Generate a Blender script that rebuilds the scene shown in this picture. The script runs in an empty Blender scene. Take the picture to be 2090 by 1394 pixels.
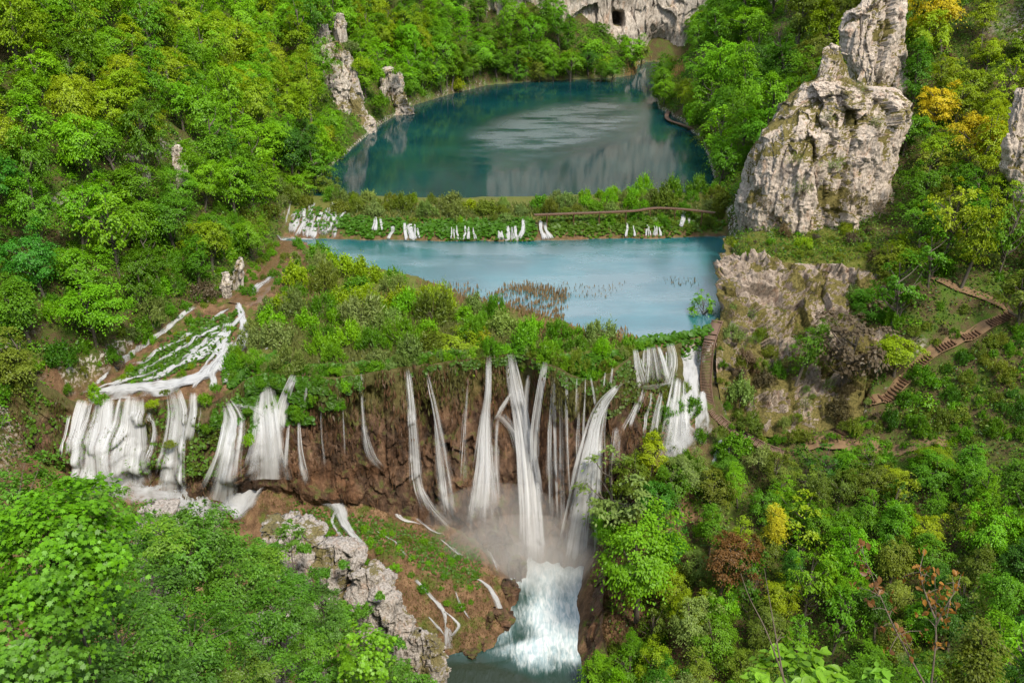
import bpy, math, random
import numpy as np
from mathutils import Vector, Matrix

# ------------------------------------------------------------------ camera, sky, sun, exposure
S = bpy.context.scene
C = S.collection
PITCH = math.radians(25.0); FPX = 1810.0; CAMZ = 60.0
cam = bpy.data.objects.new('camera', bpy.data.cameras.new('camera'))
C.objects.link(cam)
cam.location = (0, 0, CAMZ)
cam.rotation_euler = (math.radians(90) - PITCH, 0, 0)
cam.data.sensor_width = 36.0
cam.data.lens = 36.0 * FPX / 2090.0
cam.data.clip_start = 0.2; cam.data.clip_end = 3000
S.camera = cam
SUN_EL, SUN_AZ = math.radians(54), math.radians(148)
W = bpy.data.worlds.new('World'); S.world = W; W.use_nodes = True
wn = W.node_tree
sky = wn.nodes.new('ShaderNodeTexSky'); sky.sky_type = 'NISHITA'; sky.sun_disc = False
sky.sun_elevation = SUN_EL; sky.sun_rotation = SUN_AZ; sky.air_density = 1.0; sky.dust_density = 4.0; sky.ozone_density = 1.0
_hs = wn.nodes.new('ShaderNodeHueSaturation'); _hs.inputs['Saturation'].default_value = .5     # thin high cloud
wn.links.new(sky.outputs[0], _hs.inputs['Color'])
_tc = wn.nodes.new('ShaderNodeTexCoord'); _cn = wn.nodes.new('ShaderNodeTexNoise'); _cn.inputs['Scale'].default_value = 2.2; _cn.inputs['Detail'].default_value = 5
_cr = wn.nodes.new('ShaderNodeMapRange'); _cr.inputs[1].default_value = .35; _cr.inputs[2].default_value = .6; _cr.inputs[3].default_value = .35; _cr.inputs[4].default_value = .95
_cm = wn.nodes.new('ShaderNodeMix'); _cm.data_type = 'RGBA'; _cm.inputs[7].default_value = (4.2, 4.8, 5.6, 1)      # cloud
wn.links.new(_tc.outputs['Generated'], _cn.inputs['Vector']); wn.links.new(_cn.outputs[0], _cr.inputs[0]); wn.links.new(_cr.outputs[0], _cm.inputs[0])
wn.links.new(_hs.outputs[0], _cm.inputs[6]); wn.links.new(_cm.outputs[2], wn.nodes['Background'].inputs[0])
wn.nodes['Background'].inputs[1].default_value = 0.13
sun = bpy.data.objects.new('sun', bpy.data.lights.new('sun', 'SUN')); C.objects.link(sun)
sun.data.energy = 3.1; sun.data.angle = math.radians(11); sun.data.color = (1.0, 0.90, 0.72)
_sv = Vector((math.cos(SUN_EL) * math.sin(SUN_AZ), math.cos(SUN_EL) * math.cos(SUN_AZ), math.sin(SUN_EL)))
sun.rotation_euler = _sv.to_track_quat('Z', 'Y').to_euler()
S.view_settings.view_transform = 'Standard'; S.view_settings.look = 'None'
S.view_settings.exposure = 0.85; S.view_settings.gamma = 1.0
S.cycles.max_bounces = 5; S.cycles.volume_bounces = 2; S.cycles.diffuse_bounces = 2; S.cycles.glossy_bounces = 2
S.cycles.transmission_bounces = 3; S.cycles.transparent_max_bounces = 28
S.cycles.use_adaptive_sampling = True; S.cycles.adaptive_threshold = 0.015
S.cycles.caustics_reflective = False; S.cycles.caustics_refractive = False

# ------------------------------------------------------------------ small tools
cp, sp = math.cos(PITCH), math.sin(PITCH)
def ray(px, py):
    x = (px - 1045.0) / FPX; y = -(py - 697.0) / FPX
    return np.array([x, cp + y * sp, -sp + y * cp])
def at(px, py, Y=None, z=None):
    """the place seen at a picture point, at ground distance Y or at height z"""
    d = ray(px, py)
    t = Y / d[1] if Y is not None else (z - CAMZ) / d[2]
    return np.array([0, 0, CAMZ]) + d * t
def project(p):
    p = np.asarray(p, float); q = p - np.array([0, 0, CAMZ])
    f = q[..., 1] * cp - q[..., 2] * sp
    u = q[..., 1] * sp + q[..., 2] * cp
    f = np.maximum(f, .01)
    return 1045 + FPX * q[..., 0] / f, 697 - FPX * u / f, f

def _h(ix, iy, iz, s):
    h = (ix.astype(np.uint32) * np.uint32(374761393) + iy.astype(np.uint32) * np.uint32(668265263)
         + iz.astype(np.uint32) * np.uint32(2147483647) + np.uint32(s * 974711 + 12345))
    h = (h ^ (h >> np.uint32(13))) * np.uint32(1274126177)
    h = h ^ (h >> np.uint32(16)); h = h * np.uint32(2246822519); h = h ^ (h >> np.uint32(15))
    return (h & np.uint32(0xffffff)).astype(np.float64) / 16777215.0
def noise(p, s=0):
    p = np.asarray(p, float); i = np.floor(p).astype(np.int64); f = p - i
    f = f * f * f * (f * (f * 6 - 15) + 10); r = 0
    for a in (0, 1):
        for b in (0, 1):
            for c in (0, 1):
                w = (f[..., 0] if a else 1 - f[..., 0]) * (f[..., 1] if b else 1 - f[..., 1]) * (f[..., 2] if c else 1 - f[..., 2])
                r = r + w * _h(i[..., 0] + a, i[..., 1] + b, i[..., 2] + c, s)
    return r * 2 - 1
def fbm(p, o=4, s=0, g=.5):
    p = np.asarray(p, float); r = 0; a = 1.0; n = 0
    for k in range(o):
        r = r + a * noise(p, s + k); n += a; a *= g; p = p * 2.03 + 7.1
    return r / n
def ridged(p, o=4, s=0):
    p = np.asarray(p, float); r = 0; a = 1.0; n = 0
    for k in range(o):
        r = r + a * (1 - 2 * np.abs(noise(p, s + k))); n += a; a *= .55; p = p * 2.1 + 3.3
    return r / n
def cells(p, s=0):
    """distance to the nearest and second nearest of scattered points, and the nearest one's number"""
    p = np.asarray(p, float); i = np.floor(p).astype(np.int64)
    d1 = np.full(p.shape[:-1], 9.0); d2 = d1.copy(); idn = np.zeros_like(d1); tl = np.zeros_like(d1)
    for a in (-1, 0, 1):
        for b in (-1, 0, 1):
            for c in (-1, 0, 1):
                j = [i[..., 0] + a, i[..., 1] + b, i[..., 2] + c]
                q = [j[k] + _h(j[0], j[1], j[2], s + 11 * k + 1) for k in range(3)]
                d = np.sqrt(sum((q[k] - p[..., k]) ** 2 for k in range(3)))
                v = _h(j[0], j[1], j[2], s + 77)
                nw = d < d1
                d2 = np.where(nw, d1, np.minimum(d2, d)); idn = np.where(nw, v, idn); tl = np.where(nw, sum((p[..., k] - q[k]) * (_h(j[0], j[1], j[2], s + 31 * k + 5) - .5) for k in range(3)), tl); d1 = np.where(nw, d, d1)
    return d1, d2, idn, tl
def sstep(a, b, x):
    t = np.clip((np.asarray(x, float) - a) / (b - a), 0, 1); return t * t * (3 - 2 * t)
def seg_dist(x, y, poly, closed=True):
    """distance of points to a line of corners, and whether they are inside it"""
    P = np.asarray(poly, float)[:, :2]; d = np.full(x.shape, 1e9); ins = np.zeros(x.shape, bool)
    n = len(P)
    for k in range(n if closed else n - 1):
        a, b = P[k], P[(k + 1) % n]; e = b - a
        t = np.clip(((x - a[0]) * e[0] + (y - a[1]) * e[1]) / max(e @ e, 1e-9), 0, 1)
        d = np.minimum(d, np.hypot(x - a[0] - t * e[0], y - a[1] - t * e[1]))
        if closed:
            c = (a[1] > y) != (b[1] > y)
            ins ^= c & (x < (b[0] - a[0]) * (y - a[1]) / (b[1] - a[1] + 1e-12) + a[0])
    return d, ins
def resample(pts, n):
    P = np.asarray(pts, float); L = np.r_[0, np.cumsum(np.linalg.norm(np.diff(P[:, :3], axis=0), axis=1))]
    # Catmull-Rom through the points, then even spacing
    k = len(P); tt = np.linspace(0, k - 1, (k - 1) * 16 + 1); i = np.minimum(tt.astype(int), k - 2); f = (tt - i)[:, None]
    p0, p1, p2, p3 = P[np.maximum(i - 1, 0)], P[i], P[i + 1], P[np.minimum(i + 2, k - 1)]
    Q = .5 * (2 * p1 + (p2 - p0) * f + (2 * p0 - 5 * p1 + 4 * p2 - p3) * f ** 2 + (3 * p1 - p0 - 3 * p2 + p3) * f ** 3)
    L = np.r_[0, np.cumsum(np.linalg.norm(np.diff(Q[:, :3], axis=0), axis=1))]
    s = np.linspace(0, L[-1], n)
    return np.stack([np.interp(s, L, Q[:, c]) for c in range(Q.shape[1])], 1)

def mesh(name, V, F, smooth=False, uv=None, attrs=None, mats=None, fmat=None):
    """V n x 3, F an array of quads / triangles or a list of such arrays"""
    Fs = F if isinstance(F, list) else [F]
    me = bpy.data.meshes.new(name)
    V = np.ascontiguousarray(V, np.float32)
    loops = np.concatenate([f.ravel() for f in Fs]).astype(np.int32)
    tot = np.concatenate([np.full(len(f), f.shape[1], np.int32) for f in Fs])
    st = np.r_[0, np.cumsum(tot)[:-1]].astype(np.int32)
    me.vertices.add(len(V)); me.vertices.foreach_set('co', V.ravel())
    me.loops.add(len(loops)); me.loops.foreach_set('vertex_index', loops)
    me.polygons.add(len(tot)); me.polygons.foreach_set('loop_start', st)
    if smooth: me.polygons.foreach_set('use_smooth', np.ones(len(tot), bool))
    for k, (dom, a) in (attrs or {}).items():
        at_ = me.attributes.new(k, 'FLOAT', dom); at_.data.foreach_set('value', np.ascontiguousarray(a, np.float32))
    if uv is not None:
        l = me.uv_layers.new(name='UVMap'); l.data.foreach_set('uv', np.ascontiguousarray(uv[loops], np.float32).ravel())
    for m in (mats or []): me.materials.append(m)
    if fmat is not None: me.polygons.foreach_set('material_index', np.ascontiguousarray(fmat, np.int32))
    me.update(calc_edges=True); me.validate()
    return me
def grid_faces(nu, nv, wrap=False):
    """faces of an nu x nv sheet, points stored row by row (v outer, u inner)"""
    u = np.arange(nu if wrap else nu - 1); v = np.arange(nv - 1)
    U, Vv = np.meshgrid(u, v); U2 = (U + 1) % nu
    return np.stack([Vv * nu + U, Vv * nu + U2, (Vv + 1) * nu + U2, (Vv + 1) * nu + U], -1).reshape(-1, 4)
def put(name, me, parent=None, kind=None, label=None, cat=None, group=None, color=None):
    o = bpy.data.objects.new(name, me); C.objects.link(o)
    if parent: o.parent = parent
    if kind: o['kind'] = kind
    if label: o['label'] = label
    if cat: o['category'] = cat
    if group: o['group'] = group
    if color is not None: o.color = (*color, 1)
    return o
def tube(pts, rad, n=6):
    """a tapering tube along points: V, F"""
    P = np.asarray(pts, float); r = np.broadcast_to(np.asarray(rad, float), (len(P),))
    T = np.gradient(P, axis=0); T /= np.linalg.norm(T, axis=1)[:, None] + 1e-9
    ref = np.where(np.abs(T[:, 2:3]) < .9, [[0, 0, 1.]], [[1., 0, 0]])
    A = np.cross(T, ref); A /= np.linalg.norm(A, axis=1)[:, None] + 1e-9; B = np.cross(T, A)
    a = np.linspace(0, 2 * np.pi, n, endpoint=False)
    V = P[:, None] + r[:, None, None] * (np.cos(a)[None, :, None] * A[:, None] + np.sin(a)[None, :, None] * B[:, None])
    return V.reshape(-1, 3), grid_faces(n, len(P), True)
class Bag:
    """collects pieces of one mesh"""
    def __init__(s): s.V = []; s.F = []; s.n = 0; s.m = []
    def add(s, V, F, m=0):
        s.V.append(V); s.F.append(np.asarray(F) + s.n); s.n += len(V); s.m.append(np.full(len(F), m))
        return s
    def box(s, c, size, rot=None, m=0):
        x = np.array([[a, b, d] for a in (-.5, .5) for b in (-.5, .5) for d in (-.5, .5)]) * size
        if rot is not None: x = x @ np.asarray(rot).T
        return s.add(x + c, np.array([[0, 1, 3, 2], [4, 6, 7, 5], [0, 4, 5, 1], [2, 3, 7, 6], [0, 2, 6, 4], [1, 5, 7, 3]]), m)
    def mesh(s, name, mats, smooth=False):
        F4 = [f for f in s.F]
        same = len({f.shape[1] for f in F4}) == 1
        return mesh(name, np.concatenate(s.V), [np.concatenate(F4)] if same else F4, smooth, mats=mats, fmat=np.concatenate(s.m))

# ------------------------------------------------------------------ materials
class NT:
    def __init__(s, name):
        s.m = bpy.data.materials.new(name); s.m.use_nodes = True; s.t = s.m.node_tree; s.t.nodes.clear()
        s.out = s.t.nodes.new('ShaderNodeOutputMaterial')
    def n(s, typ, ins=None, **kw):
        nd = s.t.nodes.new('ShaderNode' + typ)
        for k, v in kw.items(): setattr(nd, k, v)
        for k, v in (ins or {}).items():
            if v is None: continue
            if isinstance(v, bpy.types.NodeSocket): s.t.links.new(v, nd.inputs[k])
            else:
                if isinstance(v, tuple) and len(v) == 3 and nd.inputs[k].type == 'RGBA': v = (*v, 1)
                nd.inputs[k].default_value = v
        return nd
    def math(s, op, a, b=0.0, c=0.0, clamp=False):
        return s.n('Math', {0: a, 1: b, 2: c}, operation=op, use_clamp=clamp).outputs[0]
    def mix(s, f, a, b):
        nd = s.n('Mix', {0: f, 6: a, 7: b}, data_type='RGBA'); return nd.outputs[2]
    def mul(s, a, b):
        nd = s.n('Mix', {0: 1.0, 6: a, 7: b}, data_type='RGBA', blend_type='MULTIPLY'); return nd.outputs[2]
    def noise(s, vec, scale, detail=4.0, rough=.55, dist=0.0):
        return s.n('TexNoise', {'Vector': vec, 'Scale': scale, 'Detail': detail, 'Roughness': rough, 'Distortion': dist}).outputs[0]
    def ramp(s, f, stops):
        r = s.n('ValToRGB', {0: f}); e = r.color_ramp.elements
        while len(e) < len(stops): e.new(.5)
        for q, (p, c) in zip(e, stops):
            q.position = p; q.color = (*c, 1) if isinstance(c, tuple) else (c, c, c, 1)
        return r.outputs[0]
    def ss(s, x, a, b):
        return s.n('MapRange', {0: x, 1: a, 2: b, 3: 0.0, 4: 1.0}, interpolation_type='SMOOTHSTEP').outputs[0]
    def vec(s, v, sc):
        return s.n('Mapping', {0: v, 3: sc}).outputs[0]
    def pos(s): return s.n('TexCoord').outputs['Object']
    def upz(s): return s.n('SeparateXYZ', {0: s.n('NewGeometry').outputs['Normal']}).outputs[2]
    def attr(s, k): return s.n('Attribute', attribute_name=k).outputs['Fac']
    def bump(s, h, strength=.5, dist=.3): return s.n('Bump', {'Height': h, 'Strength': strength, 'Distance': dist}).outputs[0]
    def done(s, sh): s.t.links.new(sh, s.out.inputs[0]); return s.m
    def pbr(s, col, rough=.9, normal=None, spec=.2):
        return s.n('BsdfPrincipled', {'Base Color': col, 'Roughness': rough, 'Normal': normal, 'Specular IOR Level': spec}).outputs[0]

def mat_leaf(name, trans=.38, hue=(1.25, 1.1, .6), gloss=.015, lo=.82, hi=1.22):
    t = NT(name); oc = t.n('ObjectInfo').outputs['Color']; tone = t.attr('tone')
    f = t.n('MapRange', {0: tone, 1: 0.0, 2: 1.0, 3: lo, 4: hi}).outputs[0]
    cc = t.n('CombineColor', {0: f, 1: f, 2: f}).outputs[0]
    col = t.mul(oc, cc)
    d = t.n('BsdfDiffuse', {0: col}).outputs[0]
    tr = t.n('BsdfTranslucent', {0: t.mul(col, (*hue, 1))}).outputs[0]
    sh = t.n('MixShader', {0: trans, 1: d, 2: tr}).outputs[0]
    g = t.n('BsdfGlossy', {0: (.8, .85, .9, 1), 1: .45}).outputs[0]
    return t.done(t.n('MixShader', {0: gloss, 1: sh, 2: g}).outputs[0])
M_LEAF = mat_leaf('leaf')
M_NEARLEAF = mat_leaf('near_leaf', trans=.4, gloss=.02, lo=.6, hi=1.4)
def mat_bark(name, a, b):
    t = NT(name); p = t.pos(); n = t.noise(t.vec(p, (6, 6, 1.2)), 2.0)
    return t.done(t.pbr(t.mix(n, a, b), .9, t.bump(n, .6, .05)))
M_BARK = mat_bark('bark', (.05, .04, .03), (.16, .14, .12))
M_TWIG = mat_bark('twig', (.07, .05, .035), (.2, .17, .14))

def mat_ground():
    t = NT('forest_floor'); p = t.pos()
    n = t.noise(p, .25, 6, .6); n2 = t.noise(p, 1.6, 5, .6); n3 = t.noise(p, .09, 3)
    soil = t.mix(n2, (.04, .03, .014), (.10, .075, .035))
    green = t.mix(n, (.035, .075, .008), (.085, .135, .014))
    base = t.mix(t.ss(t.math('ADD', n, t.math('MULTIPLY', n2, .4)), .55, .8), green, soil)
    rock = t.mix(n2, (.25, .23, .2), (.5, .47, .43))
    steep = t.math('SUBTRACT', 1.0, t.ss(t.upz(), .45, .62))
    base = t.mix(t.math('MULTIPLY', steep, t.ss(n2, .5, .56)), base, rock)
    # travertine: brown tufa with moss on what looks up
    m = t.noise(t.vec(p, (1, 1, .35)), .7, 7, .62); m2 = t.noise(p, 3.5, 4, .6)
    trav = t.ramp(m, [(.25, (.045, .028, .016)), (.45, (.115, .068, .038)), (.62, (.20, .125, .072)), (.8, (.29, .20, .125))])
    trav = t.mul(trav, t.mix(m2, (.55, .55, .55, 1), (1.3, 1.25, 1.2, 1)))
    moss = t.mix(m2, (.035, .05, .008), (.10, .12, .02))
    gm = t.noise(p, .33, 6, .65)
    trav = t.mix(t.math('MULTIPLY', t.ss(gm, .5, .62), t.ss(t.upz(), .3, .7)), trav, moss)
    col = t.mix(t.attr('trav'), base, trav)
    bed = t.mix(n2, (.10, .10, .07), (.22, .2, .14))
    col = t.mix(t.attr('bed'), col, bed)
    gr = t.mix(n2, (.06, .085, .012), (.15, .15, .035))
    col = t.mix(t.attr('grass'), col, gr)
    h = t.math('ADD', t.math('MULTIPLY', m, 1.0), t.math('MULTIPLY', m2, .35))
    return t.done(t.pbr(col, .85, t.bump(h, .9, .5)))
M_GROUND = mat_ground()
def mat_tufa():
    t = NT('tufa_cliff'); p = t.pos()
    m = t.noise(t.vec(p, (1, 1, .28)), .55, 8, .62, .4); m2 = t.noise(t.vec(p, (1, 1, .6)), 3.2, 5, .62)
    big = t.noise(p, .13, 3)
    trav = t.ramp(m, [(.30, (.018, .012, .009)), (.46, (.066, .038, .024)), (.60, (.135, .080, .050)), (.80, (.25, .17, .115))])
    trav = t.mul(trav, t.mix(m2, (.45, .45, .45, 1), (1.35, 1.3, 1.25, 1)))
    trav = t.mix(t.ss(big, .5, .7), trav, t.mul(trav, (1.25, 1.1, .95, 1)))
    z = t.n('SeparateXYZ', {0: p}).outputs[2]
    gm = t.noise(p, .5, 6, .65)
    up = t.ss(t.upz(), .15, .65)
    high = t.ss(t.math('ADD', z, t.math('MULTIPLY', gm, 9.0)), -3.0, 2.0)
    mossf = t.math('MAXIMUM', t.math('MULTIPLY', up, t.ss(gm, .48, .6)), t.math('MULTIPLY', high, .75))
    moss = t.mix(m2, (.03, .04, .008), (.10, .10, .02))
    col = t.mix(mossf, trav, moss)
    h = t.math('ADD', m, t.math('MULTIPLY', m2, .4))
    return t.done(t.pbr(col, .7, t.bump(h, 1.0, .6), .3))
M_TUFA = mat_tufa()
def mat_lime(name, veg=1.0, tint=(1, 1, 1), scale=1.0):
    t = NT(name); p = t.pos()
    a = t.noise(t.vec(p, (1, 1, .45)), .5 * scale, 8, .65, .6); b = t.noise(t.vec(p, (1, 1, .55)), 2.2 * scale, 7, .68, .3)
    c = t.noise(t.vec(p, (1.4, 1.4, .12)), .8 * scale, 5, .6)
    col = t.ramp(b, [(.28, (.10, .09, .08)), (.42, (.36, .33, .30)), (.55, (.56, .52, .48)), (.75, (.70, .67, .63))])
    col = t.mix(t.ss(a, .52, .68), col, t.mul(col, (.95, .78, .68, 1)))
    col = t.mix(t.math('MULTIPLY', t.ss(c, .56, .7), .7), col, (.13, .115, .10, 1))
    col = t.mul(col, (*tint, 1))
    g = t.noise(p, .35 * scale, 7, .68); g2 = t.noise(p, 3.0 * scale, 4, .6)
    grass = t.ramp(g2, [(.3, (.045, .05, .012)), (.5, (.12, .10, .035)), (.7, (.17, .15, .05))])
    f = t.math('ADD', t.math('MULTIPLY', t.ss(t.upz(), .12, .6), .55), t.math('MULTIPLY', t.attr('veg'), 1.0))
    f = t.ss(t.math('ADD', f, t.math('MULTIPLY', t.math('SUBTRACT', g, .5), 1.6)), .42, .58)
    col = t.mix(t.math('MULTIPLY', f, veg), col, grass)
    h = t.math('ADD', t.math('MULTIPLY', b, .6), a)
    return t.done(t.pbr(col, .9, t.bump(h, .9, .5 / scale), .15))
M_LIME = mat_lime('limestone', 1.0, (.86, .80, .76), 1.5)
M_LIMEPALE = mat_lime('pale_limestone', .95, (.80, .78, .76))
M_LIMENEAR = mat_lime('near_limestone', .9, (.60, .59, .60), 3.0)
M_LEDGE = mat_lime('ledge_limestone', 1.0, (.56, .50, .46), 1.3)

def mat_water(name, deep, refl, calm_rough=.03, patch=None, wave=1.0, extra=0.0, rg=.5):
    """teal water: its own body colour and a mirror that ripples break up"""
    t = NT(name); p = t.pos()
    w = t.noise(t.vec(p, (1, 2.2, 1)), 1.1 * wave, 3, .6); w2 = t.noise(t.vec(p, (1, 2.4, 1)), 4.0 * wave, 2, .5)
    big = t.noise(p, .05, 3)
    h = t.math('ADD', w, t.math('MULTIPLY', w2, .35))
    amp = patch(t, p)
    nrm = t.n('Bump', {'Height': h, 'Strength': t.math('MULTIPLY', amp, .45), 'Distance': .35}).outputs[0]
    calm_rough = t.math('ADD', calm_rough, t.math('MULTIPLY', amp, rg))
    col = t.mix(t.ss(big, .35, .65), deep[0], deep[1])
    d = t.n('BsdfDiffuse', {0: col, 'Normal': nrm}).outputs[0]
    g = t.n('BsdfGlossy', {0: (1, 1, 1, 1), 1: calm_rough, 'Normal': nrm}).outputs[0]
    fr = t.n('LayerWeight', {0: refl, 'Normal': nrm}).outputs['Fresnel']
    fr = t.math('ADD', fr, t.math('MULTIPLY', amp, extra), clamp=True)
    return t.done(t.n('MixShader', {0: fr, 1: d, 2: g}).outputs[0])
def mat_fall(name, stretch=.06, fine=11.0, gain=1.0, tint=(.72, .735, .77), lo=-.34, hi=.5):
    """silky falling water: streaks that run along the flow"""
    t = NT(name); uv = t.n('UVMap').outputs[0]; sx = t.n('SeparateXYZ', {0: uv})
    u, v = sx.outputs[0], sx.outputs[1]
    k = t.attr('dens'); sd = t.attr('seed')
    q = t.n('CombineXYZ', {0: t.math('MULTIPLY', u, fine), 1: t.math('MULTIPLY', v, stretch), 2: sd}).outputs[0]
    q2 = t.n('CombineXYZ', {0: t.math('MULTIPLY', u, fine * .28), 1: t.math('MULTIPLY', v, stretch * .8), 2: t.math('ADD', sd, 5.0)}).outputs[0]
    a = t.noise(q, 1.0, 3, .6); b = t.noise(q2, 1.0, 2, .55)
    s = t.math('ADD', t.math('MULTIPLY', a, .42), t.math('MULTIPLY', b, .58))
    e = t.math('ABSOLUTE', t.math('SUBTRACT', t.math('MULTIPLY', u, 2.0), 1.0))
    edge = t.math('SUBTRACT', 1.0, t.math('POWER', e, 2.2))
    wob = t.noise(t.n('CombineXYZ', {0: t.math('MULTIPLY', u, 3.0), 1: t.math('MULTIPLY', v, .22), 2: t.math('ADD', sd, 9.0)}).outputs[0], 1.0, 3, .6)
    edge = t.math('ADD', edge, t.math('MULTIPLY', t.math('SUBTRACT', wob, .5), 1.1), clamp=True)
    x = t.math('ADD', t.math('MULTIPLY', t.math('SUBTRACT', s, .5), 1.5), t.math('MULTIPLY', t.math('SUBTRACT', t.math('MULTIPLY', k, t.math('ADD', t.math('MULTIPLY', edge, .7), .3)), .68), .75))
    al = t.ss(x, lo, hi)
    al = t.math('MULTIPLY', al, t.ss(edge, 0.0, .8))
    al = t.math('MULTIPLY', al, gain, clamp=True)
    d = t.n('BsdfDiffuse', {0: (*tint, 1)}).outputs[0]; tr = t.n('BsdfTranslucent', {0: (*tint, 1)}).outputs[0]
    w = t.n('MixShader', {0: .35, 1: d, 2: tr}).outputs[0]
    return t.done(t.n('MixShader', {0: al, 1: t.n('BsdfTransparent').outputs[0], 2: w}).outputs[0])
M_FALL = mat_fall('falling_water')
M_RUN = mat_fall('running_water', .35, 9.0, tint=(.52, .535, .57), lo=-.12, hi=.32)
M_FOAM = mat_fall('churned_water', .5, 7.0, tint=(.52, .535, .57))
def mat_wood(name, a, b):
    t = NT(name); p = t.pos(); n = t.noise(p, 1.7, 5, .6); n2 = t.noise(p, 9.0, 3)
    return t.done(t.pbr(t.mul(t.mix(n, a, b), t.mix(n2, (.7, .7, .7, 1), (1.2, 1.2, 1.2, 1))), .8))
M_DECK = mat_wood('weathered_planks', (.10, .06, .045), (.21, .14, .105))
M_LOG = mat_wood('old_timber', (.07, .04, .025), (.15, .085, .05))
def mat_path():
    t = NT('trodden_earth'); p = t.pos(); n = t.noise(p, .9, 6, .6)
    return t.done(t.pbr(t.mix(n, (.11, .07, .04), (.22, .145, .085)), .95, t.bump(n, .6, .2)))
M_PATH = mat_path()

# ------------------------------------------------------------------ the valley: heights
VALLEY = [(-74, 70), (-70, 100), (-68, 117), (-63, 124), (-56, 142), (-50, 160), (-49, 177), (-49, 195), (-48, 212), (-45, 245), (-42, 275), (-35, 312),
          (-22, 338), (-9, 358), (10, 368), (42, 376), (52, 385), (56, 412), (62, 424), (78, 424), (72, 400), (62, 375), (53, 335), (50, 310), (54, 285),
          (55, 256), (50, 217), (47, 205), (46, 179), (40, 160), (36, 140), (34, 128), (60, 100), (60, 70)]
LAKE = [tuple(at(*q, z=0)[:2]) for q in [(560, 486), (640, 505), (690, 540), (760, 548), (850, 566), (940, 605), (1000, 622), (1090, 640), (1150, 655), (1190, 682), (1290, 694),
        (1380, 690), (1440, 672), (1475, 640), (1490, 560), (1485, 480), (1200, 478), (800, 478), (600, 470)]]
LIP = np.array([(-80, 113), (-70, 116), (-62, 118.5), (-50, 119), (-44, 118.5), (-38, 117.5), (-33, 116.5), (-28, 116), (-22, 116.8), (-15, 119), (-9, 121), (-3.4, 122.2), (0, 123.5),
                (5, 120.5), (8.5, 119), (12.7, 118), (16, 121), (20, 125), (28, 128.5), (34, 130), (45, 131), (300, 131)])
def lip_y(x): return np.interp(x, LIP[:, 0], LIP[:, 1])
LOW = []     # points of the lower ground
for px, py, Y in [(60, 900, 115), (150, 905, 114), (230, 965, 113), (340, 965, 113), (460, 965, 113), (560, 968, 112.5), (640, 1010, 113), (720, 1020, 113.5), (800, 1040, 114),
                  (900, 1060, 114), (960, 1085, 114), (1010, 1120, 114), (1090, 1150, 114), (1180, 1150, 114), (1030, 1190, 107), (1130, 1250, 103), (1180, 1345, 95), (1060, 1345, 95),
                  (1100, 1200, 107), (1190, 1180, 109), (600, 1100, 107), (700, 1100, 107), (800, 1150, 104), (750, 1200, 102), (900, 1200, 102), (990, 1180, 105), (950, 1280, 99),
                  (1015, 1290, 99), (900, 1340, 97), (500, 1070, 108), (420, 1060, 109), (830, 1090, 109), (920, 1130, 109), (985, 1130, 110),
                  (1250, 1130, 106), (1300, 1100, 106), (1250, 1060, 113), (1290, 950, 116), (1340, 960, 116), (1400, 950, 116), (1480, 945, 117), (1500, 1000, 112), (1560, 915, 120),
                  (1700, 893, 121), (1230, 1250, 100), (1300, 1300, 97), (1800, 935, 118), (1500, 850, 124), (1290, 800, 121.5), (1390, 850, 120), (1340, 840, 119.5)]:
    LOW.append(at(px, py, Y=Y))
LOW += [np.array(q, float) for q in [(26, 75, -34), (45, 70, -30), (70, 70, -18), (50, 95, -23), (75, 100, -12), (100, 110, 6), (120, 90, 14), (20, 60, -40), (-10, 85, -36), (-40, 85, -28), (-75, 95, -8), (10, 80, -36)]]
RIGHT = [np.array(q, float) for q in [(51, 121, -13), (58, 123.6, -9), (66, 126.5, -4.5), (74, 129.2, 1), (80, 131, 4), (76, 134, 6.5), (68, 137, 8), (62, 138, 6), (77, 150, 12.5), (95, 200, 36), (100, 173, 24),
        (100, 150, 16), (100, 130, 9), (130, 130, 25), (130, 170, 38), (140, 220, 56), (170, 150, 50), (44, 160, 6.6), (50, 158, 7.4), (60, 160, 8.3), (70, 160, 9.8), (42, 152, 5.7), (45, 150.5, 5.7), (55, 150, 5.9), (47, 140, 0),
        (66, 147, 6.6), (57, 132, -5), (47, 128, -10), (39, 150, 1), (38, 140, -.5), (36, 132, -1), (46, 172, 5), (56, 175, 12), (70, 185, 22), (52, 190, 8), (62, 200, 16), (80, 210, 30), (60, 225, 14), (75, 235, 26), (200, 200, 80), (200, 120, 60)]]
POOL_L = [at(*q[:2], z=q[2]) for q in [(985, 1092, -29.9), (1015, 1118, -30.8), (1050, 1150, -31.5), (1034, 1200, -32.6), (1022, 1260, -33.2), (1030, 1310, -33.6), (930, 1345, -34), (860, 1420, -34.3)]]
POOL_R = [at(*q[:2], z=q[2]) for q in [(1240, 1062, -29.9), (1216, 1092, -30.6), (1205, 1120, -31.3), (1196, 1190, -32.4), (1196, 1260, -33), (1187, 1335, -33.8), (1195, 1372, -34), (1215, 1440, -34.3)]]
POOL = [tuple(q[:2]) for q in POOL_L] + [tuple(q[:2]) for q in POOL_R[::-1]]
def rbf(P):
    P = np.array(P); D = np.linalg.norm(P[:, None, :2] - P[None, :, :2], axis=2)
    m = P[:, 2].mean(); w = np.linalg.solve(D + np.eye(len(P)) * .4, P[:, 2] - m)
    def f(x, y):
        r = np.full(x.shape, m)
        for (a, b, _z), k in zip(P, w): r = r + k * np.hypot(x - a, y - b)
        return r
    return f
f_low = rbf(LOW + RIGHT); f_right = rbf(RIGHT + [q for q in LOW if q[0] > 33])

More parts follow.
